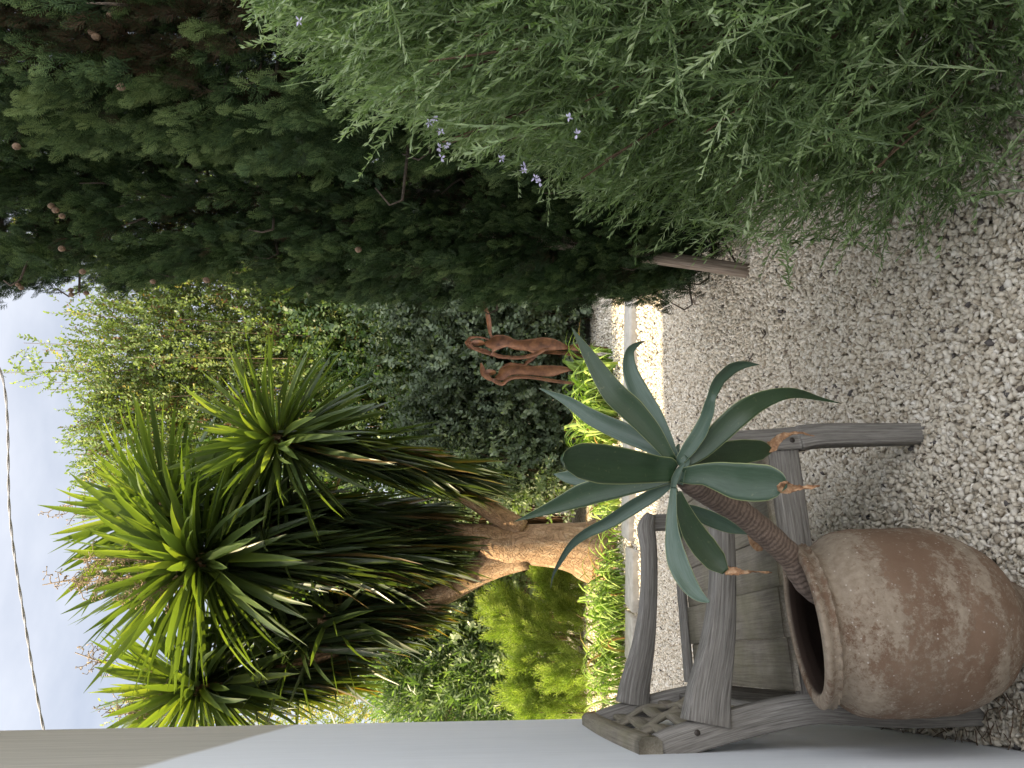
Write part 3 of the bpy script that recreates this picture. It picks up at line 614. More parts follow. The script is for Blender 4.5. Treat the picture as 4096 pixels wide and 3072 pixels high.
# ------------------------------------------------------------------ agave
def agave():
    c3 = lambda x, y: (2000 + x * .8137, 1100 + y * .8137); c2_ = lambda x, y: (2200 + x * .633, 1600 + y * .633)
    CD = 1.62; ctr = P(2706, 1881, CD)
    t = empty('agave', (PC[0], PC[1], .3), 'spineless blue green agave on a bare leaning stem', 'plant')
    pts = [np.array([PC[0] + .03, PC[1] + .02, .27]), P(3290, 2375, 1.80), P(3150, 2215, 1.79), P(2985, 2070, 1.74), P(2830, 1965, 1.69), P(2740, 1900, 1.64)]
    path = smooth_path(pts, 90); L = np.linspace(0, 1, 90); rad = np.interp(L, [0, .3, .7, .92, 1], [.032, .032, .031, .033, .028])
    rad = rad * (1 + .03 * np.sin(np.cumsum(RNG.uniform(.5, 2.2, 90))))
    V, Q, T, gc = tube(path, rad, 20, True, .012, 4); mb = MB(); mb.add(V, Q, T, gc=gc); mb.build('stem', M_STEM, t, True)
    q = .8137; r = .633
    def leaf(conv, sc, pts, hws, dz, var, cup=.2, twist=0, lab=None):
        n = len(pts); ds = np.interp(np.linspace(0, 1, n), np.linspace(0, 1, len(dz)), dz)
        p3 = [P(*conv(x, y), CD + ds[i]) for i, (x, y) in enumerate(pts)]
        hw = [h * sc * (CD + ds[i]) / F for i, h in enumerate(hws)]
        V, Q, gc = ribbon(p3, hw, cup, .005, 8, 34, None, twist); mb = MB(); mb.add(V, Q, var=var, gc=gc); o = mb.build('leaf', M_AG, t, True)
        if lab: o['label'] = lab
        return o
    def dry(parent, conv, sc, pts, hws, dz):
        n = len(pts); ds = np.interp(np.linspace(0, 1, n), np.linspace(0, 1, len(dz)), dz)
        p3 = [P(*conv(x, y), CD + ds[i]) for i, (x, y) in enumerate(pts)]; hw = [h * sc * (CD + ds[i]) / F for i, h in enumerate(hws)]
        V, Q, gc = ribbon(p3, hw, .5, .0015, 4, 22, None, list(np.random.default_rng(len(pts)).uniform(-50, 50, 7))); V = V + RNG.normal(0, .0011, V.shape); mb = MB(); mb.add(V, Q, gc=gc)
        mb.build('withered_tip', M_DRY, parent, True)
    # back ones first
    leaf(c3, q, [(850, 985), (640, 1005), (440, 1000), (330, 992), (262, 978)], [30, 60, 50, 32, 1], [0, .12, .18], .8, .25)
    leaf(c3, q, [(840, 1000), (720, 1015), (560, 1040), (400, 1085), (250, 1145), (70, 1212)], [25, 45, 62, 58, 32, 1], [0, .08, .16], .35, .25, lab='long green leaf pointing up and back')
    leaf(c2_, r, [(765, 530), (660, 595), (520, 680), (370, 775), (230, 845), (130, 925), (55, 1040), (20, 1110), (4, 1190)], [22, 42, 48, 42, 34, 26, 16, 8, 1], [0, .10, .24], .85, .7, [0, 25, 40])
    leaf(c3, q, [(845, 900), (740, 835), (600, 770), (450, 700), (330, 620), (190, 555)], [28, 42, 50, 42, 26, 1], [.01, .14, .26], .85, .3, [0, 10])
    leaf(c3, q, [(860, 890), (810, 790), (750, 680), (675, 555), (637, 455), (640, 375), (680, 338), (716, 324)], [18, 34, 46, 48, 36, 22, 10, 1], [.02, .16, .24], .95, .35, [0, -12])
    leaf(c3, q, [(850, 915), (745, 770), (650, 665), (560, 580), (490, 480), (425, 375), (350, 255)], [22, 50, 62, 60, 46, 28, 1], [0, .03, .10], .28, .2, lab='dark green sword leaf pointing right')
    leaf(c3, q, [(870, 930), (930, 850), (985, 765), (1020, 680), (1040, 600), (1075, 525), (1130, 470), (1195, 443), (1275, 440)], [20, 36, 40, 33, 22, 34, 36, 22, 1], [0, -.03, .04], .72, .35, [0, 30, -40, -10], lab='twisting leaf with its tip curled down')
    leaf(c3, q, [(890, 935), (990, 865), (1090, 765), (1190, 675), (1290, 615), (1400, 583), (1480, 585), (1560, 605), (1680, 632)], [24, 42, 56, 58, 46, 30, 22, 12, .8], [0, -.03, .0, .06], .26, .22, lab='long dark arching leaf with a drooping tip')
    l = leaf(c3, q, [(900, 915), (1000, 900), (1100, 880), (1200, 868), (1290, 860), (1335, 862)], [22, 48, 62, 62, 48, 14], [.02, .06, .10], .22, .2, lab='shaded green leaf with a withered tip')
    dry(l, c3, q, [(1270, 850), (1330, 845), (1370, 805), (1410, 785), (1470, 775), (1545, 790)], [10, 30, 20, 14, 6, 1], [.10, .08])
    l = leaf(c2_, r, [(810, 580), (850, 710), (905, 830), (975, 930), (1050, 1020), (1110, 1085)], [20, 52, 76, 84, 74, 26], [0, .0, -.02], .12, .2, [0, 10], lab='dark green leaf with a thin brown tip')
    dry(l, c2_, r, [(1110, 1075), (1160, 1082), (1220, 1088), (1300, 1086), (1400, 1092)], [34, 26, 14, 5, 1], [-.02, -.03])
    leaf(c2_, r, [(815, 665), (900, 700), (1000, 745), (1090, 785), (1160, 815), (1250, 850)], [12, 38, 52, 48, 36, 1], [.01, .03, .03], .62, .35, [0, -20])
    leaf(c2_, r, [(790, 560), (805, 700), (812, 850), (815, 960)], [16, 26, 24, 4], [0, .04, .05], .3, .3)
    leaf(c2_, r, [(783, 520), (775, 640), (768, 760), (775, 880), (800, 1000), (840, 1100), (895, 1190), (950, 1245), (1006, 1276)], [18, 26, 38, 56, 68, 66, 54, 34, 8], [0, -.06, -.12, -.16], .92, .3, [0, -30, 5, 10], lab='pale blue green leaf curving down on the left')
    leaf(c3, q, [(868, 965), (840, 958), (780, 955), (700, 948), (600, 938), (500, 928), (400, 912), (330, 905), (312, 905)], [30, 62, 66, 78, 93, 100, 90, 52, 12], [0, -.02, -.08, -.15, -.20], .38, .28, lab='broadest leaf, standing up with a rounded top')
    l = leaf(c3, q, [(880, 985), (930, 985), (1000, 980), (1080, 992), (1160, 1012), (1240, 1020), (1320, 1022), (1375, 1030), (1405, 1040)], [34, 45, 54, 76, 93, 96, 90, 62, 16], [0, -.05, -.12, -.16], .52, .22, lab='broad leaf hanging down over the chair rail')
    dry(l, c3, q, [(1385, 1025), (1400, 1045), (1440, 1050), (1480, 1045), (1520, 1042), (1570, 1036)], [26, 34, 18, 10, 12, 1], [-.16, -.15])
    leaf(c3, q, [(880, 905), (872, 860), (880, 830)], [10, 13, 5], [.03, .05], .7, .3)
    leaf(c3, q, [(885, 1030), (900, 960), (925, 915), (905, 880)], [16, 14, 10, 2], [-.005, -.01], .85, .5, 20)
    leaf(c3, q, [(850, 1045), (862, 1000), (880, 960), (905, 925)], [14, 20, 16, 5], [-.01, -.02], .95, .5, -20)
agave()
# dead leaf caught behind the stem
V, Q, gc = ribbon([P(2995, 2135, 1.78), P(3015, 2165, 1.77), P(3035, 2190, 1.78), P(3052, 2200, 1.79)], [.004, .012, .011, .002], .5, .0015, 4, 14); mb = MB(); mb.add(V, Q, gc=gc); mb.build('dead_leaf', M_DRY, None, True, label='curled brown dead leaf behind the agave stem', cat='leaf')

# ------------------------------------------------------------------ garden chair
F0 = np.array([-.15038, 2.17599, 0.])
def L3(f, w_, z): return F0 + FD * f + WD * w_ + np.array([0, 0, z])
ZV = np.array([0, 0, 1.])
def chair():
    Wd = .95; t = empty('garden_armchair', tuple(L3(-.4, Wd / 2, 0)), 'wide weathered grey wooden armchair with lattice back, behind the jar', 'chair')
    def strip(name, path2, half, w0, w1, mat=M_TEAK, lab=None):
        """board cut from a plank: outline in the f-z plane, thickness across w"""
        path = smooth_path([(a, 0, b) for a, b in path2], 22); pa = path[:, [0, 2]]; tg = nrm(np.gradient(pa, axis=0)); nn = np.stack([-tg[:, 1], tg[:, 0]], 1)
        hv = np.interp(np.linspace(0, 1, 22), np.linspace(0, 1, len(half)), half); V = []; gc = []; L = 0; o_ = random.uniform(0, 40); b = .005
        for i in range(22):
            if i: L += np.linalg.norm(pa[i] - pa[i - 1])
            for s, wv in ((-1, w0 + b), (-1, w1 - b), (-1 + b / hv[i], w1), (1 - b / hv[i], w1), (1, w1 - b), (1, w0 + b), (1 - b / hv[i], w0), (-1 + b / hv[i], w0)):
                q = pa[i] + nn[i] * hv[i] * s; V.append(L3(q[0], wv, q[1])); gc.append((L + o_, hv[i] * s, wv))
        Q = [[i * 8 + j, i * 8 + (j + 1) % 8, i * 8 + 8 + (j + 1) % 8, i * 8 + 8 + j] for i in range(21) for j in range(8)]
        for bb in (0, 21 * 8): Q += [[bb, bb + 1, bb + 4, bb + 5], [bb + 1, bb + 2, bb + 3, bb + 4], [bb, bb + 5, bb + 6, bb + 7]]
        mb = MB(); mb.add(V, Q, gc=gc); o = mb.build(name, mat, t)
        if lab: o['label'] = lab
        return o
    for wa in (0, Wd - .055):
        q = 0 if wa == 0 else -.085
        strip('leg', [(q + .018, -.01), (q + .012, .30), (q + .002, .395)], [.029, .033, .036], wa, wa + .055)                       # front leg below the rail, swelling at a shoulder
        strip('leg_post', [(q, .397), (q - .008, .50), (q - .012, .632)], [.034, .033, .030], wa, wa + .055)
        strip('leg', [(-.765, -.01), (-.765, .18), (-.752, .36), (-.745, .48), (-.772, .65), (-.815, .83), (-.832, .885)], [.028, .032, .036, .038, .038, .036, .034], wa, wa + .055)
        strip('arm', [(-.775, .758), (-.70, .742), (-.58, .705), (-.45, .677), (-.30 + q * .3, .660), (-.15 + q * .6, .652), (q - .03, .656), (q + .018, .640)], [.058, .050, .038, .029, .026, .026, .030, .018], wa - .012, wa + .067)
        strip('side_rail', [(-.715, .455), (-.38, .452), (-.036, .452)], [.045, .05, .052], wa + .012, wa + .042)
    # seat: planks running across the width
    edges = [-.70, -.565, -.43, -.29, -.15, -.045]
    for a, b_ in zip(edges[:-1], edges[1:]):
        zc = .512 + .004 * math.sin(a * 20); a += .0005; b_ -= .0005
        V, Q, gc = box_beam(L3((a + b_) / 2, .003, zc), L3((a + b_) / 2, Wd - .058, zc), FD, ZV, b_ - a, .02, bev=.003, n=8); mb = MB(); mb.add(V, Q, gc=gc)
        mb.build('seat_board', M_TEAKM, t)
    V, Q, gc = box_beam(L3(-.012, .058, .452), L3(-.012, Wd - .058, .452), FD, ZV, .024, .09, n=6); mb = MB(); mb.add(V, Q, gc=gc); mb.build('front_rail', M_TEAK, t)
    # far seat edge batten
    V, Q, gc = box_beam(L3(-.70, Wd - .03, .535), L3(-.02, Wd - .03, .53), WD, ZV, .05, .028, n=6); mb = MB(); mb.add(V, Q, gc=gc); mb.build('seat_edge', M_TEAK, t)
    V, Q, gc = box_beam(L3(-.014, .058, .5125), L3(-.014, Wd - .058, .5125), FD, ZV, .058, .02, bev=.003, n=8); mb = MB(); mb.add(V, Q, gc=gc); mb.build('seat_board', M_TEAKM, t)
    # back: head rail, lower rail, woven lattice
    tilt = nrm(FD * -.10 + ZV * .42)
    V, Q, gc = box_beam(L3(-.838, -.004, .915), L3(-.838, Wd + .004, .915), FD, ZV, .072, .062, n=14, bev=.012, curve=lambda f: ZV * (.012 * math.sin(math.pi * f))); mb = MB(); mb.add(V, Q, gc=gc); mb.build('head_rail', M_TEAKM, t)
    V, Q, gc = box_beam(L3(-.752, .056, .555), L3(-.752, Wd - .056, .555), FD, ZV, .03, .06, n=8); mb = MB(); mb.add(V, Q, gc=gc); mb.build('back_rail', M_TEAK, t)
    mb = MB()
    for k in range(5):                                            # lattice: upright slats, alternately set back
        w_ = .145 + k * .165
        off = .010 * (1 if k % 2 else -1)
        V, Q, gc = box_beam(L3(-.755 - off * .3, w_, .582), L3(-.832 - off * .3, w_, .888), WD, FD, .046, .018, n=16, curve=lambda f, o=off: FD * (.012 * math.sin(f * 3 * math.pi) * (1 if o > 0 else -1))); mb.add(V, Q, gc=gc)
    mb.build('back_slats', M_TEAKM, t)
    mb = MB()
    for k in range(3):
        f_ = .20 + k * .28; z_ = .582 + .306 * f_; fo = -.755 - .077 * f_
        V, Q, gc = box_beam(L3(fo, .058, z_), L3(fo, Wd - .058, z_), FD, ZV, .018, .052, n=60, curve=lambda f, s=(1 if k % 2 else -1): FD * (.007 * s * math.sin((f * .834 + .058 - .145) / .165 * math.pi + math.pi / 2))); mb.add(V, Q, gc=gc)
    mb.build('back_crossbars', M_TEAKM, t)
    for (f_, z_) in ((-.012, .478), (-.010, .423), (-.795, .79)):
        V, Q, T, gc = tube([L3(f_, .004, z_), L3(f_, -.0015, z_)], .008, 12); mb = MB(); mb.add(V, Q, T, gc=gc); mb.build('bolt', M_IRON, t, True)
    return t
chair()

# ------------------------------------------------------------------ yuccas
def blade(bend, w_=.035):
    n = 7; s = np.linspace(0, 1, n); hw = w_ * np.interp(s, [0, .12, .5, .85, 1], [.75, .7, 1, .55, .03]); V = []; a = 0; p = np.array([0., 0, 0])
    pts = []
    for i in range(n):
        pts.append(p.copy()); th = bend * (i / (n - 1)) ** 1.3; p = p + np.array([0, math.cos(th), -math.sin(th)]) / (n - 1)
    for i in range(n):
        q = pts[i]; V += [q + [-hw[i], 0, hw[i] * .45], q, q + [hw[i], 0, hw[i] * .45]]
    Q = []
    for i in range(n - 1):
        for j in range(2): Q.append([i * 3 + j, i * 3 + j + 1, i * 3 + j + 4, i * 3 + j + 3])
    return np.array(V), np.array(Q), np.tile([.05, -.05, .05], n)
BL = [blade(b, w_) for b, w_ in ((.03, .035), (.15, .038), (.32, .034), (.6, .036), (-.06, .036), (.24, .041))]
def rosette(t, c, axis, L, n, skirt_to=None, nsk=120, seed=0, vshift=0.):
    rg = np.random.default_rng(seed); axis = nrm(axis); a1 = nrm(np.cross(axis, [.2, 1, .1])); a2 = np.cross(axis, a1)
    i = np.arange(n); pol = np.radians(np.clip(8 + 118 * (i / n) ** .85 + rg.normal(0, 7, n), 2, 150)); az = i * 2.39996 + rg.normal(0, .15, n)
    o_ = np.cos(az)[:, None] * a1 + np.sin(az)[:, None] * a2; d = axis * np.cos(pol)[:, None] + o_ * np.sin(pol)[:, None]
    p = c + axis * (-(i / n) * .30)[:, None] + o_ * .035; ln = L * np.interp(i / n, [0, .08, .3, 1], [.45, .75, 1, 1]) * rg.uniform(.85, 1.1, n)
    v = .78 - .35 * (i / n) + rg.normal(0, .1, n) + vshift; d[:, 2] -= .12 * np.sin(pol)
    P_ = [p]; D_ = [d]; L_ = [ln]; v_ = [v]
    if skirt_to is not None:
        e = np.asarray(skirt_to); f = rg.random(nsk) ** .8; q = c + (e - c) * f[:, None] * .8; az = rg.uniform(0, 6.283, nsk); ho = np.stack([np.cos(az), np.sin(az), np.zeros(nsk)], 1)
        dn = nrm(e - c); dd = nrm(dn * rg.uniform(.9, 1.5, (nsk, 1)) + np.array([0, 0, -1.]) * .7 + ho * (rg.uniform(.15, .75, nsk) * (1 - .55 * f))[:, None]); q = q + ho * .05
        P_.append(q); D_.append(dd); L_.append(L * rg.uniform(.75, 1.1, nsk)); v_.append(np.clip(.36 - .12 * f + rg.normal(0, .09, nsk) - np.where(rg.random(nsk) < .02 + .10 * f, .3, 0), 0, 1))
    p = np.concatenate(P_); d = np.concatenate(D_); ln = np.concatenate(L_); v = np.clip(np.concatenate(v_), 0, 1)
    # roll so that the upper face looks along the axis / up
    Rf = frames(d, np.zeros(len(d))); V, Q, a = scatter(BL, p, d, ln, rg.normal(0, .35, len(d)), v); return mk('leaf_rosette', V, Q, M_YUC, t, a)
def panicle(t, base, tip, seed=0):
    rg = np.random.default_rng(seed); mb = MB(); base = np.asarray(base); tip = np.asarray(tip); L = np.linalg.norm(tip - base); ax = nrm(tip - base)
    V, Q, T, gc = tube(smooth_path([base, (base + tip) / 2 + rg.normal(0, .03, 3), tip], 8), np.linspace(.012, .004, 8), 5, False); mb.add(V, Q, T, gc=gc)
    for k in range(22):
        f = .25 + .72 * k / 22; p = base + (tip - base) * f; d = nrm(ax * .5 + rg.normal(0, 1, 3)); l = .24 * (1 - .6 * (f - .25)); pts = [p]
        for j in range(4): pts.append(pts[-1] + nrm(d + rg.normal(0, .4, 3)) * l / 4)
        V, Q, T, gc = tube(np.array(pts), .0032, 4, False); mb.add(V, Q, T, gc=gc)
        for j in range(7):
            c = pts[1 + rg.integers(0, 4)]; e = c + nrm(rg.normal(0, 1, 3)) * rg.uniform(.02, .05); V, Q, T, gc = tube(np.array([c, (c + e) / 2, e]), [.0022, .0022, .006], 4, True); mb.add(V, Q, T, gc=gc)
    mb.build('flower_stalk', M_STRAW, t, True)
def yucca():
    b = G(2440, 2205); t = empty('yucca_tree', tuple(b), 'multi-headed yucca with thick forked trunk on the gravel', 'tree'); mb = MB()
    Y0 = b[1]
    def tb(pts, rad, seed):
        V, Q, T, gc = tube(smooth_path(pts, 26), np.interp(np.linspace(0, 1, 26), np.linspace(0, 1, len(rad)), rad), 20, True, .035, seed); mb.add(V, Q, T, gc=gc)
    fork = P(2020, 2190, Y0)
    tb([b - [0, 0, .15], P(2380, 2205, Y0), P(2300, 2190, Y0), P(2200, 2180, Y0), P(2100, 2180, Y0), fork, P(1930, 2165, Y0)], [.38, .30, .235, .205, .195, .18, .13], 1)
    R1 = P(745, 2255, Y0 - .55); R2 = P(735, 2765, Y0 - .2); R3 = P(1060, 1735, Y0 - .5); R4 = P(610, 2030, Y0 + .1); R5 = P(1270, 2480, Y0 - .1); R6 = P(1000, 2050, Y0 - .2)
    tb([P(2080, 2165, Y0), P(1900, 2150, Y0), P(1720, 2150, Y0), P(1400, 2170, Y0 - .1), P(1050, 2210, Y0 - .3), R1], [.14, .125, .115, .10, .09, .07], 2)
    tb([P(2100, 2215, Y0 - .02), P(1960, 2260, Y0), P(1850, 2330, Y0), P(1650, 2440, Y0), P(1400, 2560, Y0 - .1), P(1100, 2690, Y0 - .15), R2], [.15, .14, .11, .095, .085, .08, .06], 3)
    tb([P(2090, 2120, Y0 - .02), P(1990, 2060, Y0), P(1880, 1990, Y0 - .05), P(1700, 1910, Y0 - .2), P(1400, 1820, Y0 - .35), R3], [.10, .10, .09, .085, .075, .06], 4)
    tb([P(1400, 2170, Y0 - .1), P(1000, 2090, Y0), R4], [.10, .09, .06], 5); tb([P(1750, 2385, Y0), P(1500, 2460, Y0), R5], [.09, .08, .06], 6)
    mb.build('trunk', M_YTR, t, True)
    toC = lambda c: nrm(CAM - c)
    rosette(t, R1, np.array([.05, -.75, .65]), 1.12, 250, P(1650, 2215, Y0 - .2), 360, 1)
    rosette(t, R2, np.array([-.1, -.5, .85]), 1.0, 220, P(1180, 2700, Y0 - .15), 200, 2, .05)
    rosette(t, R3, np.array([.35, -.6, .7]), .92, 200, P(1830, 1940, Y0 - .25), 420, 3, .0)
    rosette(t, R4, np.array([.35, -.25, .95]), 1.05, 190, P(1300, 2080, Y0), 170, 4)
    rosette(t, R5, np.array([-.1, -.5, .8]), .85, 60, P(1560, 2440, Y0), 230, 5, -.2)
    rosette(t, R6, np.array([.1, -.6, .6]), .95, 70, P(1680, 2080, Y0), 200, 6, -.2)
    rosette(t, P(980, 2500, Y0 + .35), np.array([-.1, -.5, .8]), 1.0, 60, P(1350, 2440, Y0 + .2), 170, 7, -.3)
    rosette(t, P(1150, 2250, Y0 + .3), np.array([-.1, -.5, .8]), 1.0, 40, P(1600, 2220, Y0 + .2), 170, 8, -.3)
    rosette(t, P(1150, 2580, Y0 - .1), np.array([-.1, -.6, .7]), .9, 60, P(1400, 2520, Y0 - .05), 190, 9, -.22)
    panicle(t, R1 + [0, -.05, .1], P(170, 2340, Y0 - .6), 1); panicle(t, R1 + [.05, -.1, .1], P(290, 2235, Y0 - .8), 2); panicle(t, R4, P(200, 2035, Y0), 3)
    panicle(t, R2 + [.1, 0, 0], P(300, 2610, Y0 - .2), 4); panicle(t, R2 + [0, -.1, 0], P(430, 2850, Y0 - .6), 5); panicle(t, R1 + [-.05, -.2, .0], P(520, 2400, Y0 - 1.0), 6); panicle(t, R1 + [-.02, -.2, .0], P(330, 2330, Y0 - .9), 7)
yucca()

# ------------------------------------------------------------------ background shrubs
def shrub(name, label, cat, base, lobes, protos, mat, n, scale, vmean=.5, vs=.14, upb=.6, seed=0, group=None, stems=14, shell=.6, yflat=1.):
    """lobes: list of (centre, radii); twigs spread through the outer volume"""
    rg = np.random.default_rng(seed); ym = np.mean([c[1] for c, r in lobes]); base = np.asarray(base, float); base = np.array([base[0] * ym / base[1], ym, 0]); t = empty(name, tuple(base), label, cat, group); vol = np.array([r[0] * r[2] for c, r in lobes]); k = rg.choice(len(lobes), n, p=vol / vol.sum())
    c = np.array([l[0] for l in lobes])[k]; r = np.array([l[1] for l in lobes])[k]; o_ = nrm(rg.normal(0, 1, (n, 3)))
    wob = 1 + .14 * np.sin(o_[:, 0] * 6 + k) * np.sin(o_[:, 2] * 7 + k * 2) + .1 * rg.normal(0, 1, n); f = np.where(rg.random(n) < shell, rg.uniform(.78, 1.02, n), rg.uniform(.3, .8, n)) * wob
    p = c + o_ * r * f[:, None]; d = nrm(o_ * .8 + np.array([0, 0, 1]) * upb + rg.normal(0, .35, (n, 3))); q = p[:, 2] > .03
    vv = np.clip(vmean + rg.normal(0, vs, n) + .1 * np.sin(p[:, 0] * 5 + p[:, 2] * 4), 0, 1)
    V, Q, a = scatter(protos, p[q], d[q], scale * rg.uniform(.75, 1.2, n)[q], rg.uniform(0, 6.28, n)[q], vv[q]); mk('foliage', V, Q, mat, t, a); mb = MB()
    for s in range(stems):
        l = lobes[rg.integers(0, len(lobes))]; e = np.asarray(l[0]) + nrm(rg.normal(0, 1, 3)) * np.asarray(l[1]) * .8; e[2] = max(e[2], .2); b0 = np.asarray(base) + np.array([rg.normal(0, .12), rg.normal(0, .08), 0]); m = (b0 + e) / 2 + rg.normal(0, .08, 3)
        m[2] = max(m[2], .1)
        V, Q, T, gc = tube(smooth_path([b0, m, e], 7), np.linspace(.011, .003, 7), 5, False, 0, s); mb.add(V, Q, T, gc=gc)
    mb.build('stems', M_TWIG, t, True); return t
def B(ix, iy, y): return P(ix, iy, y)
def lob(ix, iy, y, rx, ry, rz): return (tuple(P(ix, iy, y)), (rx, ry, rz))
# tall light green tree with upright shoots
def tall_tree():
    y = 9.6; base = np.array([P(2400, 1450, y)[0], y, 0]); t = empty('broadleaf_tree', tuple(base), 'tall airy light green tree behind the yucca, against the sky', 'tree'); rg = np.random.default_rng(11); mb = MB(); Ps = []; Ds = []; vs = []
    tips = [(15, 1492), (95, 1372), (170, 1400), (250, 1250), (240, 1480), (300, 1560), (200, 1560), (290, 1640), (300, 1730), (290, 1800), (335, 1895), (330, 1700), (420, 1290), (350, 1330), (400, 1860), (150, 1450), (470, 1240), (560, 1190), (430, 1960), (220, 1530), (540, 1170), (640, 1120), (700, 1060)]
    tips = [(a, b, y + rg.uniform(-.5, .5)) for a, b in tips]
    for k in range(95): tips.append((rg.uniform(380, 1500), rg.uniform(950, 1980), y + rg.uniform(-.9, .9)))
    V, Q, T, gc = tube(smooth_path([base - [0, 0, .1], base + [.05, 0, 1.2], base + [0, 0, 2.4]], 8), np.linspace(.11, .07, 8), 10, True, .05); mb.add(V, Q, T, gc=gc)
    for a, b_, yy in tips:
        tp = P(a, b_, yy); r0 = base + np.array([rg.normal(0, .1), 0, rg.uniform(1.2, 2.4)]); low = np.array([tp[0] * .75 + base[0] * .25, yy, max(1.6, tp[2] - rg.uniform(1.6, 2.4))]); path = smooth_path([r0, (r0 + low) / 2 + [0, 0, .1], low, tp], 16)
        V, Q, T, gc = tube(path, np.linspace(.012, .003, 16), 5, False); mb.add(V, Q, T, gc=gc); L = np.linspace(0, 1, 46)[9:]; pp = np.stack([np.interp(L, np.linspace(0, 1, 16), path[:, c]) for c in range(3)], 1)
        for q, l in zip(pp, L):
            for _ in range(2 if l < .93 else 1):
                wdt = .05 + .22 * (1 - l); Ps.append(q + rg.normal(0, 1, 3) * wdt * [1, 1, .6]); Ds.append(nrm(rg.normal(0, .7, 3) + [0, 0, .75])); vs.append(.5 + rg.normal(0, .14) + (.35 if rg.random() < .07 else 0))
    n = 7200; c = np.array([(1100, 1560, 1.45, .9, 1.5), (850, 1420, 1.0, .8, 1.2), (1000, 1180, 1.1, .8, 1.4), (700, 1640, .9, .7, .9), (1350, 1250, 1.0, .7, .9), (620, 1420, .9, .7, .8), (560, 1750, .8, .6, .6), (1000, 800, 1.1, .7, 1.3), (600, 900, 1.0, .7, 1.2), (1350, 700, 1.2, .7, 1.0), (1000, 450, 1.1, .7, 1.5), (300, 700, .8, .6, .9)])
    k = rg.integers(0, len(c), n); o_ = nrm(rg.normal(0, 1, (n, 3))) * rg.uniform(.55, 1.05, (n, 1)); cc = np.array([P(q[0], q[1], y) for q in c])[k]; p = cc + o_ * c[k][:, 2:]
    Ps = np.concatenate([np.array(Ps), p]); Ds = np.concatenate([np.array(Ds), nrm(o_ + [0, 0, .7] + rg.normal(0, .4, (n, 3)))]); vs = np.concatenate([vs, .40 + rg.normal(0, .2, n)])
    V, Q, a = scatter(TW_TREE, Ps, Ds, rg.uniform(.8, 1.25, len(Ps)), rg.uniform(0, 6.28, len(Ps)), np.clip(vs, 0, 1)); mk('crown', V, Q, M_TREE, t, a); mb.build('trunk', M_TWIG, t, True)
tall_tree()
yh = 8.3
shrub('hedge_shrub', 'dense grey green shrub behind the two rusty figures', 'shrub', G(2420, 1560), [lob(2080, 1620, yh, .95, .55, .95), lob(1850, 1500, yh, .7, .5, .8), lob(2200, 1800, yh - .1, .6, .5, .62), lob(1800, 1760, yh, .55, .45, .6)], TW_HEDGE, M_HEDGE, 2700, 1.0, .42, .14, .45, 21)
shrub('hedge_shrub', 'grey green shrub beside the cypress, under the outstretched arm', 'shrub', G(2420, 1180), [lob(1950, 1230, yh + .1, .75, .55, 1.15), lob(2150, 1120, yh, .8, .5, .75), lob(1650, 1150, yh + .2, .65, .5, .5)], TW_HEDGE, M_HEDGE, 2200, 1.0, .5, .14, .45, 22)
shrub('hedge_shrub', 'pale leaved shrub catching the sun right of the yucca trunk', 'shrub', G(2400, 1890), [lob(2010, 1880, yh - .3, .36, .4, .72), lob(1800, 1930, yh - .1, .42, .4, .48)], TW_EUC, M_EUC, 800, .85, .72, .15, .4, 23)
shrub('silver_shrub', 'silvery round leaved shrub seen left of the yucca trunk', 'shrub', G(2400, 2480), [lob(1720, 2330, 8.8, .65, .5, .75), lob(1900, 2440, 8.6, .5, .45, .65), lob(1680, 2560, 8.7, .5, .4, .45), lob(2050, 2330, 8.8, .45, .4, .7)], TW_EUC, M_EUC, 1250, 1.0, .6, .15, .4, 24)
shrub('oleander', 'long leaved green shrub standing next to the house wall', 'shrub', G(2400, 2750), [lob(1800, 2760, 8.7, .6, .5, .8), lob(1950, 2620, 8.5, .45, .4, .65), lob(1680, 2700, 8.7, .5, .4, .5), lob(2100, 2800, 8.6, .5, .4, .6)], TW_OLE, M_OLE, 1300, .9, .55, .17, .6, 25)
shrub('distant_tree', 'small sunlit yellowish tree far off beside the house wall', 'tree', G(2150, 2760), [lob(1450, 2790, 13, .75, .8, .8), lob(1600, 2700, 13, .6, .7, .9), lob(1380, 2720, 13.2, .5, .6, .5), lob(800, 2840, 13.5, .5, .6, 1.2), lob(1150, 2840, 13.4, .7, .6, 1.3), lob(1180, 2600, 13.2, .9, .6, 1.0), lob(1400, 2450, 13, .9, .6, .9)], TW_TREE, M_TREE, 1900, 1.3, .82, .12, .5, 26)
shrub('dark_shrub', 'dark leafy mass of shrub low behind the yucca heads', 'shrub', G(2330, 1700), [lob(1500, 1550, 9.0, 1.1, .6, .8), lob(1450, 1250, 9.0, 1.0, .6, .9), lob(1550, 1950, 9.1, .8, .5, .8), lob(1350, 2080, 9.3, 1.0, .5, .9), lob(1150, 1900, 9.3, .9, .5, .9), lob(1550, 850, 8.9, 1.0, .5, .9), lob(2000, 800, 8.8, 1.0, .5, .9), lob(1250, 950, 9.1, .9, .5, .9), lob(2250, 950, 8.6, .8, .5, .5), lob(1750, 500, 8.8, .9, .5, 1.2)], TW_HEDGE, M_OLE, 4100, 1.15, .3, .14, .4, 27)
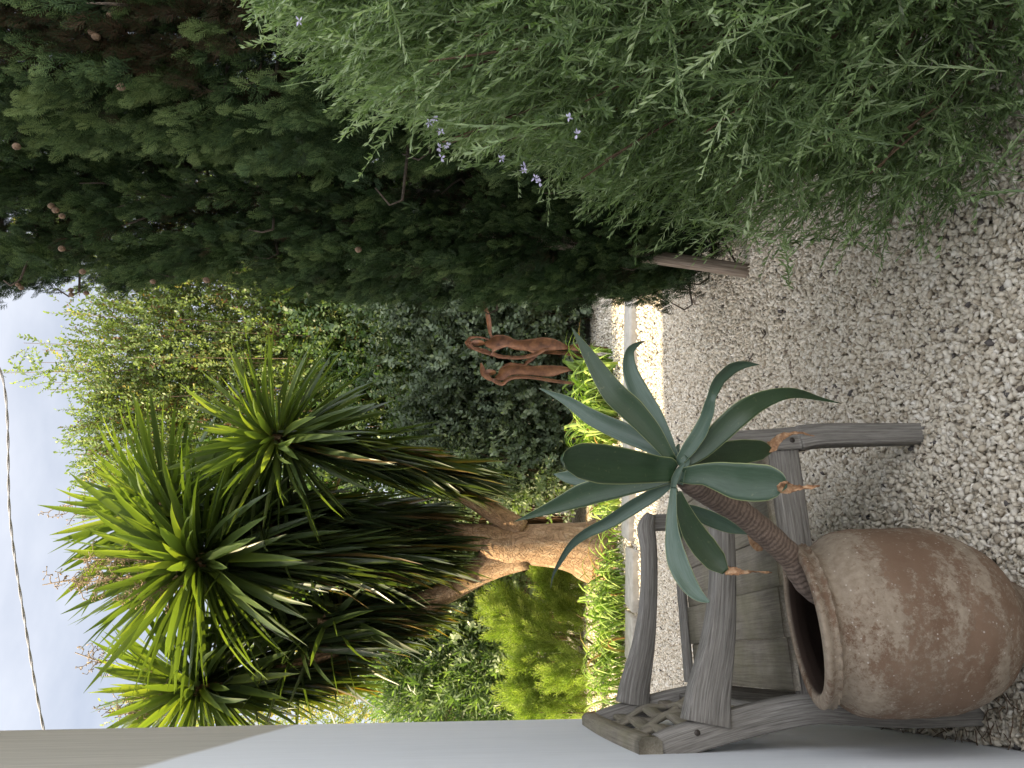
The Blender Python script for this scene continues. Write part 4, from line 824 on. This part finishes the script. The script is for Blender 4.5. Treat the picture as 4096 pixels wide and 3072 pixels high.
# junipers: soft upright plumes
def feather():
    it = []; lv = []
    for k in range(26):
        f = .03 + k * .038; az = k * 2.4; L = .34 * (1 - f) ** .6 + .07; e = random.uniform(.4, .75); d = nrm(np.array([math.cos(az) * math.sin(e), math.cos(e), math.sin(az) * math.sin(e)])); p = np.array([0, f, 0])
        it.append(diamond(p, d, np.array([random.uniform(-1, 1), .2, random.uniform(-1, 1)]), L, .021)); lv.append(random.uniform(-.12, .08))
        for j in range(3):
            q = p + d * L * (.3 + .25 * j); d2 = nrm(d + np.array([random.uniform(-.7, .7) for _ in range(3)])); it.append(diamond(q, d2, np.array([random.uniform(-1, 1), .2, random.uniform(-1, 1)]), .10, .020)); lv.append(random.uniform(-.05, .2))
    return collect(it, lv)
FEA = [feather() for _ in range(6)]
def juniper(name, label, base, plumes, seed, n_each):
    rg = np.random.default_rng(seed); t = empty(name, tuple(base), label, 'shrub', 'bright junipers by the house'); Ps = []; Ds = []; vs = []; mb = MB()
    for (a0, b0, a1, b1, y, w_) in plumes:
        p0, p1 = P(a0, b0, y), P(a1, b1, y - .15); ax = nrm(p1 - p0); V, Q, T, gc = tube(smooth_path([base, p0, p1 - ax * .1], 7), np.linspace(.018, .004, 7), 5, False); mb.add(V, Q, T, gc=gc)
        for k in range(n_each):
            f = rg.random() ** .8; r = w_ * (1 - f) ** .9 * rg.uniform(.25, 1.05) * (.8 + .35 * math.sin(f * 19 + a0)) + .008; o_ = rg.normal(0, 1, 3); o_ = nrm(o_ - (o_ @ ax) * ax); q = p0 + (p1 - p0) * f + o_ * r
            if q[2] < .05: continue
            Ps.append(q); Ds.append(nrm(ax * 1.3 + o_ * .5 + rg.normal(0, .2, 3))); vs.append(.45 + rg.normal(0, .2) + .2 * f)
    Ps = np.array(Ps); V, Q, a = scatter(FEA, Ps, np.array(Ds), rg.uniform(.15, .27, len(Ps)), rg.uniform(0, 6.28, len(Ps)), np.clip(vs, 0, 1)); mk('foliage', V, Q, M_JUN, t, a); mb.build('stems', M_TWIG, t, True)
juniper('juniper', 'bright yellow green juniper of feathery plumes beside the house wall', G(2440, 2700), [(2380, 2780, 2060, 2780, 7.25, .22), (2360, 2700, 2080, 2640, 7.25, .24), (2330, 2620, 1960, 2430, 7.30, .20), (2350, 2560, 2010, 2520, 7.35, .2), (2420, 2840, 2120, 2850, 7.15, .2), (2400, 2660, 2230, 2700, 7.05, .26), (2380, 2860, 2080, 2720, 7.25, .24), (2250, 2520, 2030, 2400, 7.45, .16)], 31, 130)
juniper('juniper', 'smaller juniper sprig leaning out from behind the yucca trunk', G(2420, 2380), [(2330, 2420, 2130, 2240, 7.75, .17), (2360, 2360, 2200, 2290, 7.75, .15), (2330, 2470, 2180, 2330, 7.65, .16), (2370, 2500, 2240, 2420, 7.60, .15)], 32, 95)

# ------------------------------------------------------------------ strap-leaved plants along the bed
def strap(label, cx, cy, n, L, spread, seed, up_=1.0, w_=.011, name='strap_leaf_plant'):
    rg = np.random.default_rng(seed); base = G(cx, cy); t = MB()
    for k in range(n):
        b = base + np.array([rg.normal(0, spread), rg.normal(0, .10), 0]); az = rg.uniform(0, 6.283); l = L * rg.uniform(.6, 1.15); o_ = np.array([math.cos(az), math.sin(az), 0]); h = l * up_ * rg.uniform(.5, .95)
        p1 = b + o_ * l * .18 + [0, 0, h * .7]; p2 = b + o_ * l * .5 + [0, 0, h]; p3 = b + o_ * l * .85 + [0, 0, h * rg.uniform(.45, .95)]; V, Q, gc = ribbon([b, p1, p2, p3], [w_ * .8, w_, w_ * .9, .001], .35, .0006, 2, 9, nrm(np.array([-o_[0] * .5, -o_[1] * .5, 1])))
        t.add(V, Q, var=float(np.clip(.5 + rg.normal(0, .2) - (.5 if rg.random() < .05 else 0), 0, 1)), gc=gc)
    t.build(name, M_STRAP, None, False, label=label, cat='plant', group='strap leaved plants along the kerb')
strap('tallest clump of bright strap leaves in front of the two figures', 2450, 1540, 80, .46, .15, 41, 1.0, .018)
strap('bright strap leaved clump between the figures and the agave', 2465, 1680, 90, .46, .16, 42, 1.0, .016)
strap('strap leaved clump behind the broad agave leaves', 2440, 1800, 40, .34, .16, 43, .9, .013)
strap('short strap leaved clump just right of the yucca trunk', 2475, 2020, 45, .36, .10, 44, .9, .011)
strap('sparse thin strap leaved tuft in front of the yucca trunk', 2480, 2180, 34, .26, .14, 45, .7, .010)
strap('curly strap leaved clump left of the yucca trunk', 2490, 2340, 70, .42, .14, 46, .8, .010)
strap('curly strap leaved clump in front of the juniper', 2500, 2480, 110, .46, .22, 47, .8, .010)
strap('curly strap leaved clump seen over the chair arm', 2490, 2660, 80, .44, .22, 48, .8, .010)

# ------------------------------------------------------------------ the two rusty steel figures
def figures():
    c = lambda x, y: (1500 + x * .5425, 1150 + y * .5425); q = .5425
    def sheet(par, name, pts, hws, Yb, cup=.35, twist=0, dz=(0,)):
        n = len(pts); ds = np.interp(np.linspace(0, 1, n), np.linspace(0, 1, len(dz)), dz); p3 = [P(*c(x, y), Yb + ds[i]) for i, (x, y) in enumerate(pts)]
        V, Q, gc = ribbon(p3, [h * q * Yb / F for h in hws], cup, .004, 8, 26, None, twist); mb = MB(); mb.add(V, Q, gc=gc); return mb.build(name, M_RUST, par, True)
    def head(par, x, y, rx, rz, Yb, tilt=0):
        ce = P(*c(x, y), Yb); nu, nv = 18, 14; V = []; a, b_ = rx * q * Yb / F, rz * q * Yb / F
        for i in range(nv + 1):
            for j in range(nu):
                ph = math.pi * i / nv; tt = 2 * math.pi * j / nu; p_ = np.array([a * math.sin(ph) * math.cos(tt) * (1 - .18 * (1 - math.cos(ph)) * .5), a * 1.1 * math.sin(ph) * math.sin(tt), b_ * math.cos(ph)])
                if p_[1] < 0: p_[1] += -.012 * math.exp(-(p_[0] / .012) ** 2) * (1 if -.35 < p_[2] / b_ < .2 else 0)      # ridge of the nose
                V.append(ce + p_)
        Q = [[i * nu + j, i * nu + (j + 1) % nu, (i + 1) * nu + (j + 1) % nu, (i + 1) * nu + j] for i in range(nv) for j in range(nu)]; mk('head', V, np.array(Q), M_RUST, par, None, True)
    Ya = 7.15
    A_ = empty('steel_figure', tuple(G(2440, 1385)), 'rusty steel figure with long hair and one arm held out', 'sculpture', 'rusty steel figures')
    head(A_, 757, 408, 27, 52, Ya)
    sheet(A_, 'torso', [(805, 412), (850, 415), (900, 405), (960, 395), (1010, 415), (1060, 425), (1150, 425), (1250, 418), (1330, 425), (1425, 445)], [10, 40, 58, 42, 36, 38, 46, 52, 42, 12], Ya, .5)
    sheet(A_, 'leg', [(1425, 445), (1470, 442), (1540, 450), (1610, 450), (1720, 462)], [14, 26, 27, 20, 22], Ya, .5)
    sheet(A_, 'leg', [(1180, 480), (1280, 478), (1360, 482), (1430, 487), (1500, 505), (1600, 515), (1720, 520)], [8, 14, 14, 17, 18, 14, 16], Ya + .06, .5)
    sheet(A_, 'coat_edge', [(862, 470), (905, 448), (960, 432), (1030, 432), (1090, 442), (1150, 470), (1210, 485)], [12, 10, 9, 9, 9, 9, 8], Ya - .07, .3, 30)
    sheet(A_, 'arm', [(860, 482), (905, 505), (980, 515), (1050, 518), (1120, 510), (1190, 490), (1240, 462), (1285, 452)], [16, 15, 13, 14, 14, 16, 13, 8], Ya - .08, .5)
    sheet(A_, 'arm', [(868, 372), (850, 345), (845, 300), (838, 240), (828, 190), (815, 155), (800, 90), (790, 40)], [10, 9, 16, 18, 15, 12, 13, 9], Ya, .5)
    for k, (dx, dy) in enumerate(((0, 0), (-6, 10), (8, 18))):
        sheet(A_, 'hair', [(705 + dx, 395), (690 + dx, 415), (710 + dx, 442), (770, 452 + dy), (830, 470 + dy), (875, 500 + dy * .4)], [9, 14, 12, 9, 9, 4], Ya - .03 - .01 * k, .5)
    sheet(A_, 'hair', [(700, 410), (690, 395), (705, 372), (750, 366), (800, 372), (850, 388)], [10, 15, 11, 7, 7, 4], Ya - .02, .5)
    sheet(A_, 'hair', [(688, 420), (683, 408), (694, 388)], [12, 22, 14], Ya - .05, .6)
    B_ = empty('steel_figure', tuple(G(2410, 1530)), 'rusty steel figure wearing a brimmed hat', 'sculpture', 'rusty steel figures')
    head(B_, 848, 626, 26, 46, Ya - .02)
    sheet(B_, 'hat', [(782, 556), (790, 590), (800, 630), (822, 655), (850, 675), (885, 690)], [5, 16, 24, 22, 15, 5], Ya - .05, .5)
    sheet(B_, 'torso', [(885, 665), (930, 655), (960, 620), (1010, 606), (1080, 608), (1160, 612), (1240, 615), (1310, 615), (1380, 606), (1450, 606)], [8, 36, 46, 40, 36, 34, 42, 42, 28, 8], Ya, .5)
    sheet(B_, 'arm', [(868, 680), (910, 703), (945, 712), (975, 680), (1040, 662), (1120, 662), (1190, 668), (1270, 682), (1360, 695), (1460, 706), (1540, 716), (1700, 730)], [14, 17, 13, 14, 13, 12, 12, 13, 13, 10, 12, 12], Ya - .06, .5)
    sheet(B_, 'arm', [(950, 575), (1000, 560), (1060, 566), (1105, 568), (1130, 545), (1160, 525), (1195, 500)], [7, 8, 7, 8, 14, 14, 8], Ya + .02, .5)
    sheet(B_, 'leg', [(1450, 606), (1500, 610), (1560, 612), (1700, 620)], [8, 22, 20, 18], Ya, .5)
figures()

# ------------------------------------------------------------------ brushwood fence behind everything
def fence():
    t = MB(); rg = np.random.default_rng(3); n = 3600; x = rg.uniform(-7.5, 5, n); yy = 9.9 + .0 * x + rg.uniform(-.03, .03, n); h = 1.95 + rg.normal(0, .06, n); z0 = rg.uniform(0, .9, n)
    for i in range(n):
        a = np.array([x[i], yy[i], z0[i] if i % 2 else 0]); b = np.array([x[i] + rg.normal(0, .05), yy[i] + rg.normal(0, .01), h[i]]); r_ = rg.uniform(.004, .010); s_ = np.array([r_, 0, 0]); e = np.array([0, -r_, 0]); V = [a - s_, a + e, a + s_, b - s_, b + e, b + s_]; t.add(V, [[0, 1, 4, 3], [1, 2, 5, 4]], var=float(np.clip(rg.normal(.5, .22), 0, 1)))
    t.build('brushwood_fence', M_BRUSH, None, label='brown brushwood screen fence behind the shrubs', cat='fence')
fence()

# ------------------------------------------------------------------ overhead cable
def cable():
    pa = P(-250, 1290, 6.2); pb = P(0, 1480, 6.2); pc = P(40, 2070, 6.2); pd = P(170, 2895, 6.2); pe = P(250, 3200, 6.2)
    path = smooth_path([pa, pb, pc, P(98, 2480, 6.2), pd, pe], 260); t = nrm(np.gradient(path, axis=0)); a = nrm(np.cross(t, [0, 1, 0])); b = np.cross(t, a); mb = MB(); L = np.concatenate([[0], np.cumsum(np.linalg.norm(np.diff(path, axis=0), axis=1))])
    for ph in (0, math.pi):
        th = L * 18 + ph; p_ = path + .0048 * (np.cos(th)[:, None] * a + np.sin(th)[:, None] * b); V, Q, T, gc = tube(p_, .0058, 7, True); mb.add(V, Q, T, gc=gc)
    mb.build('overhead_cable', M_CABLE, None, True, label='twisted two-strand cable crossing the sky', cat='cable')
cable()

# ------------------------------------------------------------------ litter on the gravel
def twig_thing(pts, r, label, seed):
    V, Q, T, gc = tube(smooth_path(pts, 8), np.linspace(r, r * .5, 8), 6); mb = MB(); mb.add(V, Q, T, gc=gc)
    m = (np.asarray(pts[0]) + np.asarray(pts[-1])) / 2; V, Q, T, gc = tube([m, m + [.02, .012, .006]], [r * .7, r * .3], 5); mb.add(V, Q, T, gc=gc)
    mb.build('dry_twig', M_BARK, None, True, label=label, cat='twig')
twig_thing([G(3056, 1322, .02), G(3062, 1335, .024), G(3050, 1352, .02)], .005, 'tiny dark twig on the gravel, nearer the cypress', 1)
twig_thing([G(3012, 1415, .02), G(2998, 1440, .024), G(2985, 1456, .02)], .004, 'tiny dark twig on the gravel, nearer the curled agave tip', 2)
def litter():
    rg = np.random.default_rng(9); mb = MB()
    for k in range(90):
        ix, iy = rg.uniform(3450, 4200), rg.uniform(2780, 2960)
        c = G(ix, iy, .022); q = c - CORNER
        if q @ FD < .01: c = c + FD * (.02 - q @ FD)
        az = rg.uniform(0, 6.28); d = np.array([math.cos(az), math.sin(az), rg.uniform(-.2, .5)]) * rg.uniform(.02, .06); V, Q, T, gc = tube(smooth_path([c, c + d * .5 + rg.normal(0, .004, 3), c + d], 5), rg.uniform(.001, .002), 4, False); mb.add(V, Q, T, gc=gc)
    mb.build('plant_litter', M_TWIG, None, True, kind='stuff', label='brown stalks and dead leaves on the gravel against the wall', cat='litter')
litter()
